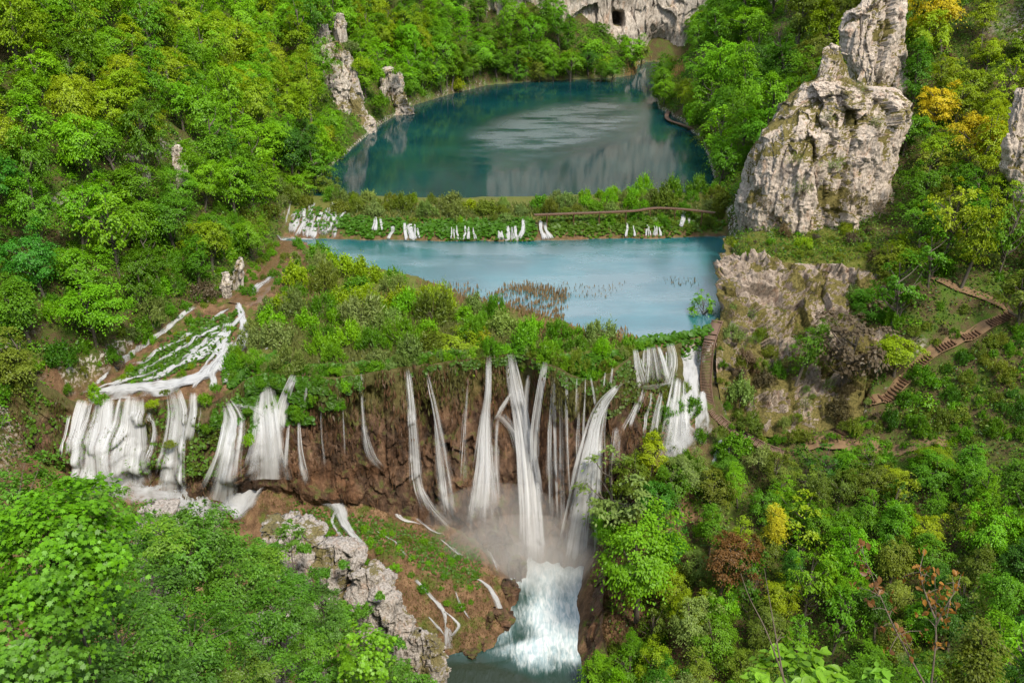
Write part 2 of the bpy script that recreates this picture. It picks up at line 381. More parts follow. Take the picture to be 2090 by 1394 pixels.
def camera_slope(x, y):
    r = x / np.maximum(y, 4)
    s = np.interp(r, [-.8, -.5, -.34, -.23, -.11, 0, .1, .25, .45, .8], [.88, .94, .99, 1.03, 1.08, 1.14, 1.18, 1.14, 1.08, 1.0])
    e = np.interp(r, [-.5, -.1, .1, .5], [58, 58, 62, 72])
    return CAMZ - 6.0 - s * np.minimum(y, e) - 2.0 * np.maximum(y - e, 0)

def height(x, y):
    x = np.asarray(x, float); y = np.asarray(y, float)
    d, ins = seg_dist(x, y, VALLEY); d = np.where(ins, 0, d)
    dl, inl = seg_dist(x, y, LAKE)
    p = np.stack([x, y, 0 * x], -1)
    nb = fbm(p * .035, 4, 3); ns = fbm(p * .16, 4, 9); nf = fbm(p * .6, 3, 5)
    # valley floor above the falls
    sh = y + 4 * (1 - np.abs(x) / 50) * 0 - np.interp(x, [-50, -20, 0, 30, 50], [0, -3, -3, 0, 3]) * .8 + ns * 1.5
    bar = np.interp(sh, [178, 180.5, 183, 187, 192, 198, 201.5, 206], [-1.5, -.4, 1.4, 3.2, 4.3, 4.6, 3.8, 1.5])
    isl = .35 + np.minimum(dl, 12) * .04 + .35 * ns
    fan = np.interp(y, [100, 119, 142, 152], [-5, -4.6, .4, .7]) + .8 * ns + .35 * nf
    fx = sstep(-37.5, -43, x) * sstep(154, 142, y)
    isl = isl * (1 - fx) + fan * fx
    isl = isl + .9 * np.exp(-((x + 40) / 4) ** 2 - ((y - 122) / 4) ** 2)
    flo = np.where(inl, np.maximum(-2.2, -.3 * dl), isl)
    flo = np.where(y > 178, np.maximum(bar, np.where(inl, flo, -9)), flo)
    flo = np.where(y > 206, 1.5, flo)
    fl2 = np.where(y > 186, np.maximum(flo, 4.2), np.maximum(flo, .3 * (y > 150)))
    fl2 = np.minimum(fl2, 5)
    # hill sides
    hs = np.where(d < 5, 1.15 * d, 5.75 + .8 * (d - 5)); hs = np.where(d > 90, 73.75 + .45 * (d - 90), hs)
    far = sstep(330, 400, y); hs = hs * (1 + .25 * far)
    hs = hs + np.minimum(d, 25) / 25 * (nb * 9 + ns * 2.2) + np.minimum(d, 4) / 4 * nf * .6
    up = np.where(ins, flo, fl2 + hs)
    m = sstep(.2, 3.0, d) * (x > 28) * sstep(205, 186, y)
    rt = f_right(x, y) + ns * .9 + nf * .3
    up = up * (1 - m) + rt * m
    lo = f_low(x, y) + ns * 1.0 + nf * .6 + .7 * ridged(p * .22, 4, 66)
    lh = sstep(-66, -78, x); lo = np.where(x < -60, lo * (1 - lh) + np.maximum(lo, fl2 + hs) * lh, lo)
    k = sstep(-.2, .9, y - lip_y(x))
    h = lo * (1 - k) + up * k
    cs = camera_slope(x, y) + ns * .9 + nf * .25
    h = np.maximum(h, cs)
    dp, inp = seg_dist(x, y, POOL)
    return h - 3.4 * sstep(-.2, 2.0, np.where(inp, dp, -dp))

def axis(parts):
    out = []
    for a, b, s in parts: out.append(np.arange(a, b, s))
    return np.concatenate(out)
gx = axis([(-230, -82, 3), (-82, -72, 1.2), (-72, 60, .6), (60, 110, 1.2), (110, 240, 3)])
gy = axis([(-12, 40, 2), (40, 88, 1), (88, 132, .5), (132, 215, .9), (215, 260, 1.5), (260, 520, 3)])
GX, GY = np.meshgrid(gx, gy)
GZ = height(GX, GY)
# room behind the rock wall under the grassy ledge
tp = [(1474, 486, 168), (1478, 508, 158), (1500, 524, 153), (1560, 534, 150), (1640, 540, 149), (1720, 545, 148), (1790, 560, 147), (1850, 590, 146)]
bo = [(1474, 560, 160), (1470, 640, 138), (1462, 720, 129), (1466, 790, 126), (1490, 860, 123.5), (1560, 890, 121.5), (1650, 890, 122), (1760, 850, 123)]
LT_ = resample([at(a, b, Y=Y) for a, b, Y in tp], 360); LB_ = resample([at(a, b, Y=Y) for a, b, Y in bo], 360)
_t = np.linspace(0, 1, 60)[:, None, None]; _q = (LT_[None, ::6] * (1 - _t ** .85) + LB_[None, ::6] * _t ** .85).reshape(-1, 3)
_, _in = seg_dist(GX, GY, [tuple(a[:2]) for a in LT_[::8]] + [tuple(a[:2]) for a in LB_[::-8]])
for j_, i_ in zip(*np.nonzero(_in)):
    k_ = np.argmin((_q[:, 0] - GX[j_, i_]) ** 2 + (_q[:, 1] - GY[j_, i_]) ** 2); GZ[j_, i_] = min(GZ[j_, i_], _q[k_, 2] - 1.6)
def ground(x, y):
    """height of the finished ground sheet"""
    x = np.asarray(x, float); y = np.asarray(y, float)
    i = np.clip(np.searchsorted(gx, x) - 1, 0, len(gx) - 2); j = np.clip(np.searchsorted(gy, y) - 1, 0, len(gy) - 2)
    fx = np.clip((x - gx[i]) / (gx[i + 1] - gx[i]), 0, 1); fy = np.clip((y - gy[j]) / (gy[j + 1] - gy[j]), 0, 1)
    return (GZ[j, i] * (1 - fx) + GZ[j, i + 1] * fx) * (1 - fy) + (GZ[j + 1, i] * (1 - fx) + GZ[j + 1, i + 1] * fx) * fy
def hit(px, py, t0=30.0, t1=560.0, lift=0.0):
    """where the line of sight first meets the ground"""
    d = ray(px, py); t = np.arange(t0, t1, .25)
    P = np.array([0, 0, CAMZ]) + d[None] * t[:, None]
    u = np.nonzero(P[:, 2] < ground(P[:, 0], P[:, 1]) + lift)[0]
    k = u[0] if len(u) else len(t) - 1
    return P[k]

_p = np.stack([GX, GY, GZ], -1)
_d, _ins = seg_dist(GX, GY, VALLEY); _dl, _inl = seg_dist(GX, GY, LAKE)
below = GY < lip_y(GX) + 1.5
a_trav = sstep(60, 75, GY) * below * sstep(32, 26, GX) * sstep(-74, -68, GX) * (GZ > camera_slope(GX, GY) + 1.5)
fanm = np.maximum(sstep(-36, -43, GX) * sstep(160, 150, GY), sstep(-38, -41, GX) * (GY < 182)) * _ins
a_trav = np.maximum(a_trav, fanm * (GY < 182))
a_trav = np.maximum(a_trav, _ins * (GY > 177) * (GY < 192) * .8)
a_bed = ((_inl & (GZ < -.25)) | (_ins & (GY > 203) & (GZ < 3.7))) * 1.0
a_gr = np.maximum(_ins * (~_inl) * (GY > lip_y(GX) + 1) * (GY < 206) * (1 - fanm) * .8, sstep(42, 46, GX) * sstep(66, 62, GX) * sstep(143, 147, GY) * sstep(170, 164, GY))
put('terrain', mesh('terrain', _p.reshape(-1, 3), grid_faces(len(gx), len(gy)), True, mats=[M_GROUND],
    attrs={'trav': ('POINT', a_trav.ravel()), 'bed': ('POINT', a_bed.ravel()), 'grass': ('POINT', a_gr.ravel())}), kind='structure')

# ------------------------------------------------------------------ lakes
def ruffled(t, p):
    # the stretch of the upper lake that the wind has roughened
    x = t.n('SeparateXYZ', {0: p})
    wob = t.math('MULTIPLY', t.math('SUBTRACT', t.noise(p, .06, 4, .6), .5), 34.0)
    ex = t.math('DIVIDE', t.math('ADD', t.math('SUBTRACT', x.outputs[0], 15.0), wob), 35.0)
    ey = t.math('DIVIDE', t.math('ADD', t.math('SUBTRACT', x.outputs[1], t.math('MULTIPLY', x.outputs[0], .9)), t.math('SUBTRACT', wob, 267.0)), 44.0)
    r = t.math('ADD', t.math('POWER', t.math('ABSOLUTE', ex), 2.0), t.math('POWER', t.math('ABSOLUTE', ey), 2.0))
    gust = t.ss(t.noise(t.vec(p, (.5, 1.6, 1)), .09, 4, .6), .32, .55)
    f = t.math('MULTIPLY', t.math('SUBTRACT', 1.0, t.ss(r, .15, 1.25)), t.math('ADD', .22, t.math('MULTIPLY', gust, .78)))
    return t.math('ADD', t.math('MULTIPLY', f, .95), .035)
def breezy(t, p):
    return t.math('ADD', .16, t.math('MULTIPLY', t.ss(t.noise(t.vec(p, (.6, 1.5, 1)), .06, 4, .6), .4, .62), .28))
M_UPLAKE = mat_water('upper_lake_water', ((.0024, .025, .031), (.0036, .038, .043)), .22, .03, ruffled, .8, .12, .30)
M_MIDLAKE = mat_water('middle_lake_water', ((.005, .075, .092), (.014, .125, .15)), .52, .08, breezy, 1.0, .6)
def flat(name, poly, z, m):
    me = bpy.data.meshes.new(name); me.from_pydata([(a, b, z) for a, b in poly], [], [list(range(len(poly)))]); me.materials.append(m)
    return put(name, me, kind='structure')
flat('upper_lake', [(-62, 193), (62, 196), (75, 300), (95, 440), (40, 440), (-40, 400), (-70, 300)], 4.0, M_UPLAKE)
flat('middle_lake', [(-52, 160), (-30, 140), (-12, 134), (0, 129), (18, 128.5), (30, 129.5), tuple(at(1488, 650, z=0)[:2]), tuple(at(1486, 560, z=0)[:2]), tuple(at(1486, 484, z=0)[:2]), (46, 186), (-52, 186)], 0.0, M_MIDLAKE)

# ------------------------------------------------------------------ rock faces
def normals(P):
    du = np.gradient(P, axis=1); dv = np.gradient(P, axis=0)
    n = np.cross(du, dv); return n / (np.linalg.norm(n, axis=2)[:, :, None] + 1e-9)
def sheet(name, P, m, kind=None, **kw):
    nv, nu = P.shape[:2]
    return put(name, mesh(name, P.reshape(-1, 3), grid_faces(nu, nv), True, mats=[m], attrs=kw.pop('attrs', None)), kind=kind, **kw)

# the brown tufa wall under the falls
FOOT = np.array([(-80, 109), (-72, 111.5), (-60, 112), (-45, 111.5), (-33, 112.3), (-25, 113.2), (-10, 113.8), (0, 113.6), (8, 113), (14, 113.5), (18, 115.5), (24, 116), (30, 117)])
def foot_y(x): return np.interp(x, FOOT[:, 0], FOOT[:, 1])
def cliff_tz(x):
    top = ground(x, lip_y(x) + 1.3) + .1; bot = ground(x, foot_y(x) - .3) - .8
    return top, np.minimum(bot, top - 1)
def cliff_y(x, z):
    top, bot = cliff_tz(x); t = np.clip((top - z) / (top - bot), 0, 1)
    e = np.interp(x, [-60, -40, -30, -15, 5, 20], [1.1, 1.2, 1.5, 1.6, 1.1, 1.2])
    return lip_y(x) - .5 + (foot_y(x) - lip_y(x) + .2) * t ** e
nu, nv = 520, 170
xs = np.linspace(-74, 27, nu)
top, bot = cliff_tz(xs); k = np.ones(31) / 31
sm = lambda a: np.convolve(np.pad(a, 15, mode='edge'), k, 'valid')
top, bot = sm(top), sm(bot)
t = np.linspace(0, 1, nv)[:, None]
X = np.repeat(xs[None], nv, 0); Z = top[None] + (bot - top)[None] * t
Yc = cliff_y(X, Z)
P = np.stack([X, Yc, Z], -1)
q = P * [1, 1, .3]
w_ = P + 1.2 * fbm(P * [.25, .25, .12], 3, 8)[..., None]
d1, d2, idn, tl = cells(w_ * [.22, .22, .07], 4); e1, e2, ide, tle = cells(w_ * [.6, .6, .22], 7)
disp = .9 * ridged(P * [.30, .30, .05], 4, 21) + 1.3 * fbm(P * [.12, .12, .09], 3, 33) + 2.6 * fbm(P * [.065, .065, .03], 2, 35) + .35 * ridged(P * [1.1, 1.1, .2], 4, 41) + 1.6 * (idn - .45) + 1.2 * tl + .5 * (ide - .5) + .6 * tle
hole = np.clip(fbm(P * [.30, .30, .15], 3, 61) - .24, 0, 1) * 9
left = sstep(-36, -42, X)
mounds = np.maximum(0, fbm(P * [.16, .16, .12], 3, 91)) * 7 * left
disp = (disp + .5) * np.interp(t, [0, .06, .9, 1], [.3, 1, 1, .3]) - hole * np.interp(t, [0, .08, .2, 1], [0, 0, 1, .1]) * (1 - left) + mounds * np.sin(np.pi * np.clip(t * .9 + .05, 0, 1))
_px, _py, _f = project(P)
for a_, b_, wx_, wy_, am_ in [(338, 915, 22, 40, 2.6), (414, 895, 26, 55, 3.0), (508, 905, 24, 42, 2.6), (292, 880, 7, 34, 1.4), (436, 824, 22, 22, 2.2), (500, 850, 22, 26, 2.2), (312, 826, 12, 16, 1.6), (190, 880, 8, 40, 1.4), (600, 930, 14, 40, 1.6), (1330, 850, 40, 40, 2.0), (1300, 800, 40, 12, 1.0)]:
    disp = disp + am_ * np.exp(-((_px - a_) / wx_) ** 2 - ((_py - b_) / wy_) ** 2)
P[..., 1] -= np.maximum(disp, -1.6 + .8 * t) + .25
YS = P[..., 1].copy()
for _ in range(4):
    E = np.pad(YS, 1, mode='edge'); YS = np.minimum.reduce([E[1:-1, 1:-1], E[:-2, 1:-1], E[2:, 1:-1], E[1:-1, :-2], E[1:-1, 2:]])
_ct, _cb = top, bot
def front_y(x, z):
    """how far forward the finished wall stands at a place"""
    i = np.clip((x - xs[0]) / (xs[1] - xs[0]), 0, nu - 1.001); a = i.astype(int); f = i - a
    tt = np.clip((np.interp(x, xs, _ct) - z) / (np.interp(x, xs, _ct) - np.interp(x, xs, _cb)), 0, .9999) * (170 - 1); b = tt.astype(int); g_ = tt - b; b2 = np.minimum(b + 1, 169)
    return (YS[b, a] * (1 - f) + YS[b, a + 1] * f) * (1 - g_) + (YS[b2, a] * (1 - f) + YS[b2, a + 1] * f) * g_
P[..., 0] += .35 * fbm(P * .7, 3, 71)
sheet('tufa_cliff', P[:, ::-1], M_TUFA, label='tall brown tufa wall that the middle waterfalls plunge over', cat='cliff')

# the pool and its rapids
A_ = resample(POOL_L, 90); B_ = resample(POOL_R, 90)
u = np.linspace(-.12, 1.12, 60)[None, :, None]
P = A_[:, None] * (1 - u) + B_[:, None] * u
row = np.linspace(0, 1, 90)[:, None]
P[..., 2] += .22 * fbm(P * [.7, .7, 1], 4, 5) * (1 - sstep(.75, .9, row)) + .25 * ridged(P * [.35, .35, 1], 3, 15) * (1 - sstep(.7, .85, row))
def mat_pool():
    t = NT('pool_water'); p = t.pos(); f = t.attr('foam')
    n = t.noise(t.vec(p, (1.2, .32, 1)), .7, 5, .6, 1.0); n2 = t.noise(t.vec(p, (1.3, .28, 1)), 1.8, 4, .6, .8)
    s = t.math('ADD', t.math('MULTIPLY', n, .7), t.math('MULTIPLY', n2, .3))
    x = t.ss(t.math('ADD', t.math('SUBTRACT', s, .5), t.math('SUBTRACT', f, .5)), -.25, .4)
    col = t.mix(x, t.mix(f, (.02, .03, .02, 1), (.012, .075, .075, 1)), t.mix(t.ss(n2, .3, .7), (.30, .40, .46, 1), (.56, .60, .63, 1)))
    b = t.bump(s, .4, .3)
    return t.done(t.pbr(col, t.math('ADD', .12, t.math('MULTIPLY', x, .6)), b, .5))
M_POOL = mat_pool()
uu = np.repeat(np.linspace(-.12, 1.12, 60)[None], 90, 0)
teal = np.exp(-((uu - .2) / .25) ** 2 - ((row - .40) / .09) ** 2) * .6 + np.exp(-((uu - .15) / .25) ** 2 - ((row - .6) / .1) ** 2) * .55
foam = .88 + .22 * fbm(P * [.25, .12, 0], 3, 9) - .5 * sstep(0, .5, (row - .52) * 2.0 - uu) * (row > .5) - teal - .75 * sstep(.66, .97, row + .08 * fbm(P * .3, 3, 2))
sheet('pool', P[:, ::-1], M_POOL, 'structure', attrs={'foam': ('POINT', foam[:, ::-1].ravel())})

# the dark bank on the right of the pool
Bk = B_[14:84]; t = np.linspace(0, 1, 70)[:, None]; hh = 7.5 * np.sin(np.clip(np.linspace(.06, .96, len(Bk)), 0, 1) * np.pi) ** .6
P = np.stack([Bk[None, :, 0] - .4 + (1 - t) * 3.2, Bk[None, :, 1] + .3 + 0 * t, Bk[None, :, 2] - 1.2 + (1 - t) * (hh[None] + 1.2)], -1)
_u = np.linspace(0, 1, 300); _i = np.linspace(0, len(Bk) - 1, 300); P = np.stack([np.stack([np.interp(_i, np.arange(len(Bk)), P[r_, :, c_]) for c_ in range(3)], -1) for r_ in range(70)])
d1, d2, idn, tl = cells(P * [.5, .5, .16], 88)
disp = .5 * ridged(P * [.6, .6, .12], 4, 89) + .8 * (idn - .3) + .8 * tl + .6 * fbm(P * .3, 3, 90)
P[..., 0] -= disp * np.sin(np.pi * np.clip(t * .9 + .1, 0, 1)); P[..., 1] -= .5 * disp
sheet('tufa_bank', P[:, ::-1], M_TUFA, label='dark brown earth bank along the right side of the plunge pool', cat='bank')

def crag(name, rows, m, seed, amp=1.0, depth=.6, detail=1.0, nu=260, nv=220, below=4.0, **kw):
    """a free standing rock from its outline: rows of (picture height, left, right, ground distance), top first"""
    R = np.array(rows, float); n = len(R); tt = np.linspace(0, n - 1, nv); R = np.stack([np.interp(tt, np.arange(n), R[:, c]) for c in range(4)], 1)
    L = np.array([at(a, py, Y=Y) for py, a, b, Y in R]); Rr = np.array([at(b, py, Y=Y) for py, a, b, Y in R])
    jag = kw.pop('jag', .16); _jn = fbm(np.stack([np.linspace(0, 9, nv), np.full(nv, seed * 1.7), 0 * tt], 1), 4, seed); _jm = fbm(np.stack([np.linspace(0, 9, nv), np.full(nv, seed * 2.9 + 40), 0 * tt], 1), 4, seed)
    wd_ = (Rr - L) * jag; L = L + wd_ * _jn[:, None]; Rr = Rr + wd_ * _jm[:, None]
    cx, rx = (L[:, 0] + Rr[:, 0]) / 2, (Rr[:, 0] - L[:, 0]) / 2
    z = L[:, 2].copy(); rz = (z.max() - z.min())
    cap = np.sin(np.clip((z.max() - z) / (rz * .05), 0, 1) * np.pi / 2) ** .7     # closes at the top
    a = np.linspace(0, 2 * np.pi, nu, endpoint=False)[None]
    sx = np.sign(np.cos(a)) * np.abs(np.cos(a)) ** .8; sy = np.sign(np.sin(a)) * np.abs(np.sin(a)) ** .8
    ry = np.maximum(rx * depth, 1.2 * amp)[:, None]
    V = np.stack([cx[:, None] + (rx * np.maximum(cap, .02))[:, None] * sx, R[:, 3:4] + ry * .9 + ry * cap[:, None] * sy, np.repeat(z[:, None], nu, 1)], -1)
    V[-1, :, 2] -= below
    nrm = np.stack([np.cos(a) + 0 * z[:, None], np.sin(a) + 0 * z[:, None], 0 * a + 0 * z[:, None] + .25], -1); nrm /= np.linalg.norm(nrm, axis=2)[..., None]
    w = V / amp; w = w + .8 * fbm(w * .35, 3, seed)[..., None]
    d1, d2, idn, tl = cells(w * [.22, .22, .06], seed); e1, e2, ide, tle = cells(w * [.55, .55, .15] * detail + 9, seed + 3); g1, g2, idg, tlg = cells(w * [1.4, 1.4, .4] * detail + 5, seed + 4)
    disp = 2.5 * (idn - .5) + 3.2 * tl + 1.1 * (ide - .5) + 1.8 * tle + .32 * (idg - .5) + .5 * tlg + .3 * sstep(0, .1, d2 - d1) + .9 * fbm(w * [.2, .2, .1], 3, seed + 7) + .8 * ridged(w * [.5, .5, .12], 5, seed + 9) + .2 * fbm(w * 2.2, 3, seed + 5)
    disp = (disp - .5) * amp * np.minimum(1, (rx[:, None] / (2.5 * amp)) + .15)
    edge = np.abs(nrm[..., 0]) ** 2
    V = V + nrm * (disp * (1 - .6 * edge))[..., None]
    veg = kw.pop('veg', 0.25); vg = (fbm(V * .22 / amp, 4, seed + 20) + (veg - .5)) * 1.0
    vg = np.clip(vg + .5 * (disp < -.5 * amp), -1, 1)
    return put(name, mesh(name, V.reshape(-1, 3), grid_faces(nu, nv, True), True, mats=[m], attrs={'veg': ('POINT', vg.ravel())}), **kw)

crag('rock_pinnacle', [(90, 1692, 1710, 172), (98, 1684, 1720, 172), (125, 1678, 1727, 171.5), (160, 1668, 1738, 170.5), (180, 1655, 1762, 169), (192, 1645, 1845, 168), (215, 1628, 1868, 166.5), (245, 1600, 1870, 165), (285, 1575, 1862, 163.5),
      (330, 1556, 1852, 162.5), (380, 1536, 1842, 162), (430, 1532, 1842, 161.5), (470, 1534, 1846, 161), (500, 1540, 1848, 161)], M_LIME, 5, 1.0, .55, jag=.06, nu=520, nv=420, veg=.52,
     label='big grey limestone tower with a pointed top above the grassy ledge', cat='rock')
crag('rock_spire', [(-130, 1800, 1835, 190), (-60, 1780, 1846, 189), (0, 1768, 1848, 188), (30, 1745, 1850, 187), (65, 1728, 1850, 186), (110, 1735, 1850, 185), (150, 1745, 1852, 184), (200, 1735, 1858, 183), (240, 1735, 1858, 183)], M_LIME, 17, 1.0, .6, jag=.07, veg=.3,
     label='pale rock spire cut off by the top edge, behind the limestone tower', cat='rock')
crag('lakeside_crag', [(84, 676, 698, 275), (100, 662, 708, 274), (130, 656, 716, 273), (170, 654, 728, 271), (210, 660, 742, 269), (250, 670, 754, 267), (278, 676, 760, 266)], M_LIMEPALE, 23, 1.3, .8, jag=.1, veg=.38,
     label='white crag standing in the left edge of the upper lake', cat='rock')
crag('lakeside_crag', [(138, 780, 800, 303), (150, 776, 815, 301), (185, 778, 828, 299), (215, 785, 836, 298), (240, 788, 840, 297)], M_LIMEPALE, 31, .9, .8, veg=.42,
     label='smaller pale crag half covered in green on the upper lake shore', cat='rock')
crag('rock_outcrop', [(28, 686, 698, 290), (40, 682, 704, 290), (60, 680, 706, 289)], M_LIMEPALE, 37, .6, .8, veg=.1, nu=90, nv=70, label='small white rock knob poking from the trees above the lakeside crag', cat='rock', group='small outcrops on the left slope')
crag('rock_outcrop', [(50, 650, 668, 286), (75, 646, 676, 285), (100, 648, 672, 284)], M_LIMEPALE, 41, .7, .8, veg=.2, nu=90, nv=70, label='white outcrop upper left of the lakeside crag among green crowns', cat='rock', group='small outcrops on the left slope')
crag('rock_outcrop', [(296, 354, 364, 172), (306, 348, 368, 171.5), (322, 346, 370, 171), (345, 350, 372, 170)], M_LIMEPALE, 43, .5, .8, veg=.2, nu=90, nv=90, label='pale rock face in the middle of the left forest slope', cat='rock', group='small outcrops on the left slope')
crag('rock_outcrop', [(318, 252, 268, 165), (335, 246, 282, 165), (355, 250, 290, 164)], M_LIMEPALE, 47, .5, .8, veg=.3, nu=90, nv=70, label='low broken white outcrop left of the pale mid slope rock', cat='rock', group='small outcrops on the left slope')
crag('rock_outcrop', [(205, 18, 30, 178), (215, 14, 38, 178), (232, 12, 40, 177)], M_LIMEPALE, 53, .5, .8, veg=.3, nu=80, nv=60, label='small bare rock at the left edge high on the slope', cat='rock', group='small outcrops on the left slope')
crag('rock_outcrop', [(-10, 1575, 1600, 330), (20, 1574, 1598, 328), (50, 1576, 1592, 326), (85, 1576, 1586, 324)], M_LIMEPALE, 59, 1.0, .7, veg=.2, nu=90, nv=90, label='tall thin white rock strip at the top edge among right slope trees', cat='rock')
crag('rock_outcrop', [(180, 2078, 2110, 150), (230, 2070, 2120, 149), (300, 2062, 2130, 148), (380, 2070, 2130, 147), (420, 2072, 2130, 147)], M_LIME, 61, .8, .6, veg=.45, nu=120, nv=120, label='brownish rock face at the right edge under the golden trees', cat='rock')
crag('rock_outcrop', [(530, 484, 492, 150), (550, 478, 494, 149), (575, 470, 490, 149)], M_LIMEPALE, 63, .4, .8, veg=.2, nu=80, nv=60, label='small grey rock beside the brown stream at the foot of the left slope', cat='rock')
crag('rock_outcrop', [(560, 452, 466, 147), (585, 446, 470, 146), (605, 444, 468, 146)], M_LIMEPALE, 67, .4, .8, veg=.2, nu=80, nv=60, label='pale rock slab left of the brown stream under dark trees', cat='rock')

# the cave cliff at the end of the upper lake
bt = [(990, 120, 384), (1050, 128, 388), (1110, 135, 391), (1160, 130, 393), (1210, 122, 398), (1250, 112, 409), (1290, 110, 416), (1330, 124, 424), (1395, 128, 425), (1430, 120, 422), (1480, 110, 418)]
B_ = resample([at(a, b, Y=Y) for a, b, Y in bt], 420)
t = np.linspace(0, 1, 170)[:, None]
P = np.repeat(B_[None], 170, 0)
P[..., 2] = 78 + (B_[None, :, 2] - 3 - 78) * t
P[..., 1] += 12 * (1 - t) ** 1.5
w = P + 2.5 * fbm(P * .1, 3, 3)[..., None]
d1, d2, idn, tl = cells(w * [.08, .08, .035], 9); e1, e2, ide, tle = cells(w * [.25, .25, .11], 12)
disp = 4.0 * (idn - .5) + 5.0 * tl + 1.4 * (ide - .5) + 2.0 * tle + 2.5 * fbm(P * [.06, .06, .03], 3, 13) + 1.0 * ridged(P * [.25, .25, .07], 5, 15)
px, py, _f = project(P)
disp -= 16 * np.exp(-((px - 1264) / 10) ** 4 - ((py - 42) / 15) ** 4) + 4.5 * np.exp(-((px - 1268) / 26) ** 2 - ((py - 20) / 34) ** 2) + 8 * np.exp(-((px - 1345) / 30) ** 2 - ((py - 95) / 34) ** 2)
P[..., 1] -= disp
sheet('cave_cliff', P[:, ::-1], mat_lime('cave_limestone', .9, (.82, .79, .77), .45), attrs={'veg': ('POINT', np.clip(fbm(P * .08, 4, 19) - .12, -1, 1)[:, ::-1].ravel())},
      label='pale overhanging cliff with a dark cave mouth beyond the upper lake', cat='cliff')

# the rock wall between the grassy ledge and the boardwalk
T_, B_ = LT_, LB_
t = np.linspace(0, 1, 240)[:, None, None]
P = T_[None] * (1 - t ** .85) + B_[None] * t ** .85
N = normals(P); N *= np.sign(-N[..., 1:2] + 1e-6)
w = P + .8 * fbm(P * .35, 3, 51)[..., None]
d1, d2, idn, tl = cells(w * [.24, .24, .09], 52); e1, e2, ide, tle = cells(w * [.7, .7, .25], 55)
disp = 3.0 * (idn - .25) + 3.0 * tl + 1.0 * (ide - .5) + 1.6 * tle + .4 + 2.6 * fbm(P * [.1, .1, .07], 3, 57) + 1.7 * ridged(P * [.4, .4, .05], 4, 58) + .4
P = P + N * (disp * np.interp(t[..., 0], [0, .06, .8, 1], [.1, 1, .8, 0]))[..., None]
vg = fbm(P * [.25, .25, .12], 5, 59) * 1.5 + .3 * sstep(.3, .6, t[..., 0]) + .22
sheet('ledge_cliff', P[:, ::-1], M_LEDGE, attrs={'veg': ('POINT', np.clip(vg, -1, 1)[:, ::-1].ravel())}, label='broken rock wall below the grassy ledge, beside the wooden boardwalk', cat='cliff')

# limestone in the foreground
for rows, sd, lab in [
    ([(1036, 296, 318, 47), (1050, 284, 334, 47), (1080, 276, 344, 46.8), (1120, 272, 336, 46.5), (1160, 280, 330, 46.2), (1200, 290, 330, 46)], 71, 'upper white boulder beside the big leafy tree, bottom left'),
    ([(1064, 342, 356, 46), (1090, 332, 370, 46), (1130, 326, 374, 45.6), (1170, 330, 368, 45.2), (1220, 335, 362, 45)], 73, 'tall white slab leaning right of the upper white boulder'),
    ([(1082, 560, 580, 56), (1092, 540, 632, 56), (1120, 535, 646, 55.5), (1160, 560, 650, 55), (1200, 570, 660, 54.5), (1260, 590, 660, 54)], 75, 'jagged grey ridge rock below the brown tufa slope'),
    ([(1120, 668, 690, 55), (1132, 640, 722, 55), (1165, 618, 724, 54.5), (1210, 610, 716, 54), (1260, 610, 690, 53.5), (1320, 605, 660, 53)], 77, 'largest grey ridge rock, split by cracks, right of the jagged one'),
    ([(1168, 726, 744, 54), (1180, 714, 768, 54), (1215, 706, 790, 53.6), (1260, 720, 800, 53), (1310, 740, 810, 52.5)], 79, 'rounded grey ridge rock in the middle of the foreground ridge'),
    ([(1196, 766, 780, 53.6), (1215, 755, 802, 53.4), (1250, 752, 830, 53), (1285, 770, 838, 52.6), (1330, 790, 840, 52)], 81, 'slanting grey ridge rock just above the small right boulder'),
    ([(1296, 846, 866, 52), (1310, 834, 888, 52), (1340, 828, 900, 51.8), (1370, 840, 912, 51.4), (1410, 850, 915, 51)], 83, 'small grey boulder at the lower right end of the foreground ridge'),
    ([(1276, 520, 548, 42), (1290, 505, 590, 42), (1325, 512, 602, 41.8), (1360, 540, 600, 41.5), (1400, 560, 590, 41)], 85, 'low white rock half hidden by shrubs at the bottom edge')]:
    crag('limestone_boulder', rows, M_LIMENEAR, sd, .42, .75, nu=220, nv=200, below=11, jag=.3, veg=.12, label=lab, cat='boulder', group='limestone rocks of the foreground ridge')

# wet tufa lumps round the pool
for a, b, rp, Y, sd, lab in [(1056, 1158, 20, 110.5, 301, 'dark wet rock standing in the foam at the head of the pool'), (1012, 1112, 24, 112, 302, 'brown rock lump under the left foot of the falls'), (1032, 1206, 20, 105.5, 303, 'low brown rock at the left edge of the pool, upper'), (1014, 1272, 24, 100.5, 304, 'brown mossy rock at the left edge of the pool, lower'),
                             (960, 1366, 34, 95, 305, 'mossy lump in the shallow water at the bottom edge'), (1040, 1384, 26, 93.5, 306, 'smaller mossy lump right of the bottom edge lump'), (905, 1352, 22, 96, 307, 'little rock where the forked trickle meets the water'), (985, 1322, 20, 97.5, 308, 'brown rock on the near shore of the pool'), (1100, 1392, 18, 92.5, 309, 'low dark rock in the outflow, bottom centre')]:
    crag('tufa_rock', [(b - rp * .8, a - rp * .35, a + rp * .3, Y), (b - rp * .45, a - rp * .8, a + rp * .75, Y), (b, a - rp, a + rp, Y - .3), (b + rp * .5, a - rp * 1.05, a + rp * 1.1, Y - .5)], M_TUFA, sd, .6, .8, nu=90, nv=60, below=2.5, jag=.25, label=lab, cat='rock', group='wet rocks round the pool')

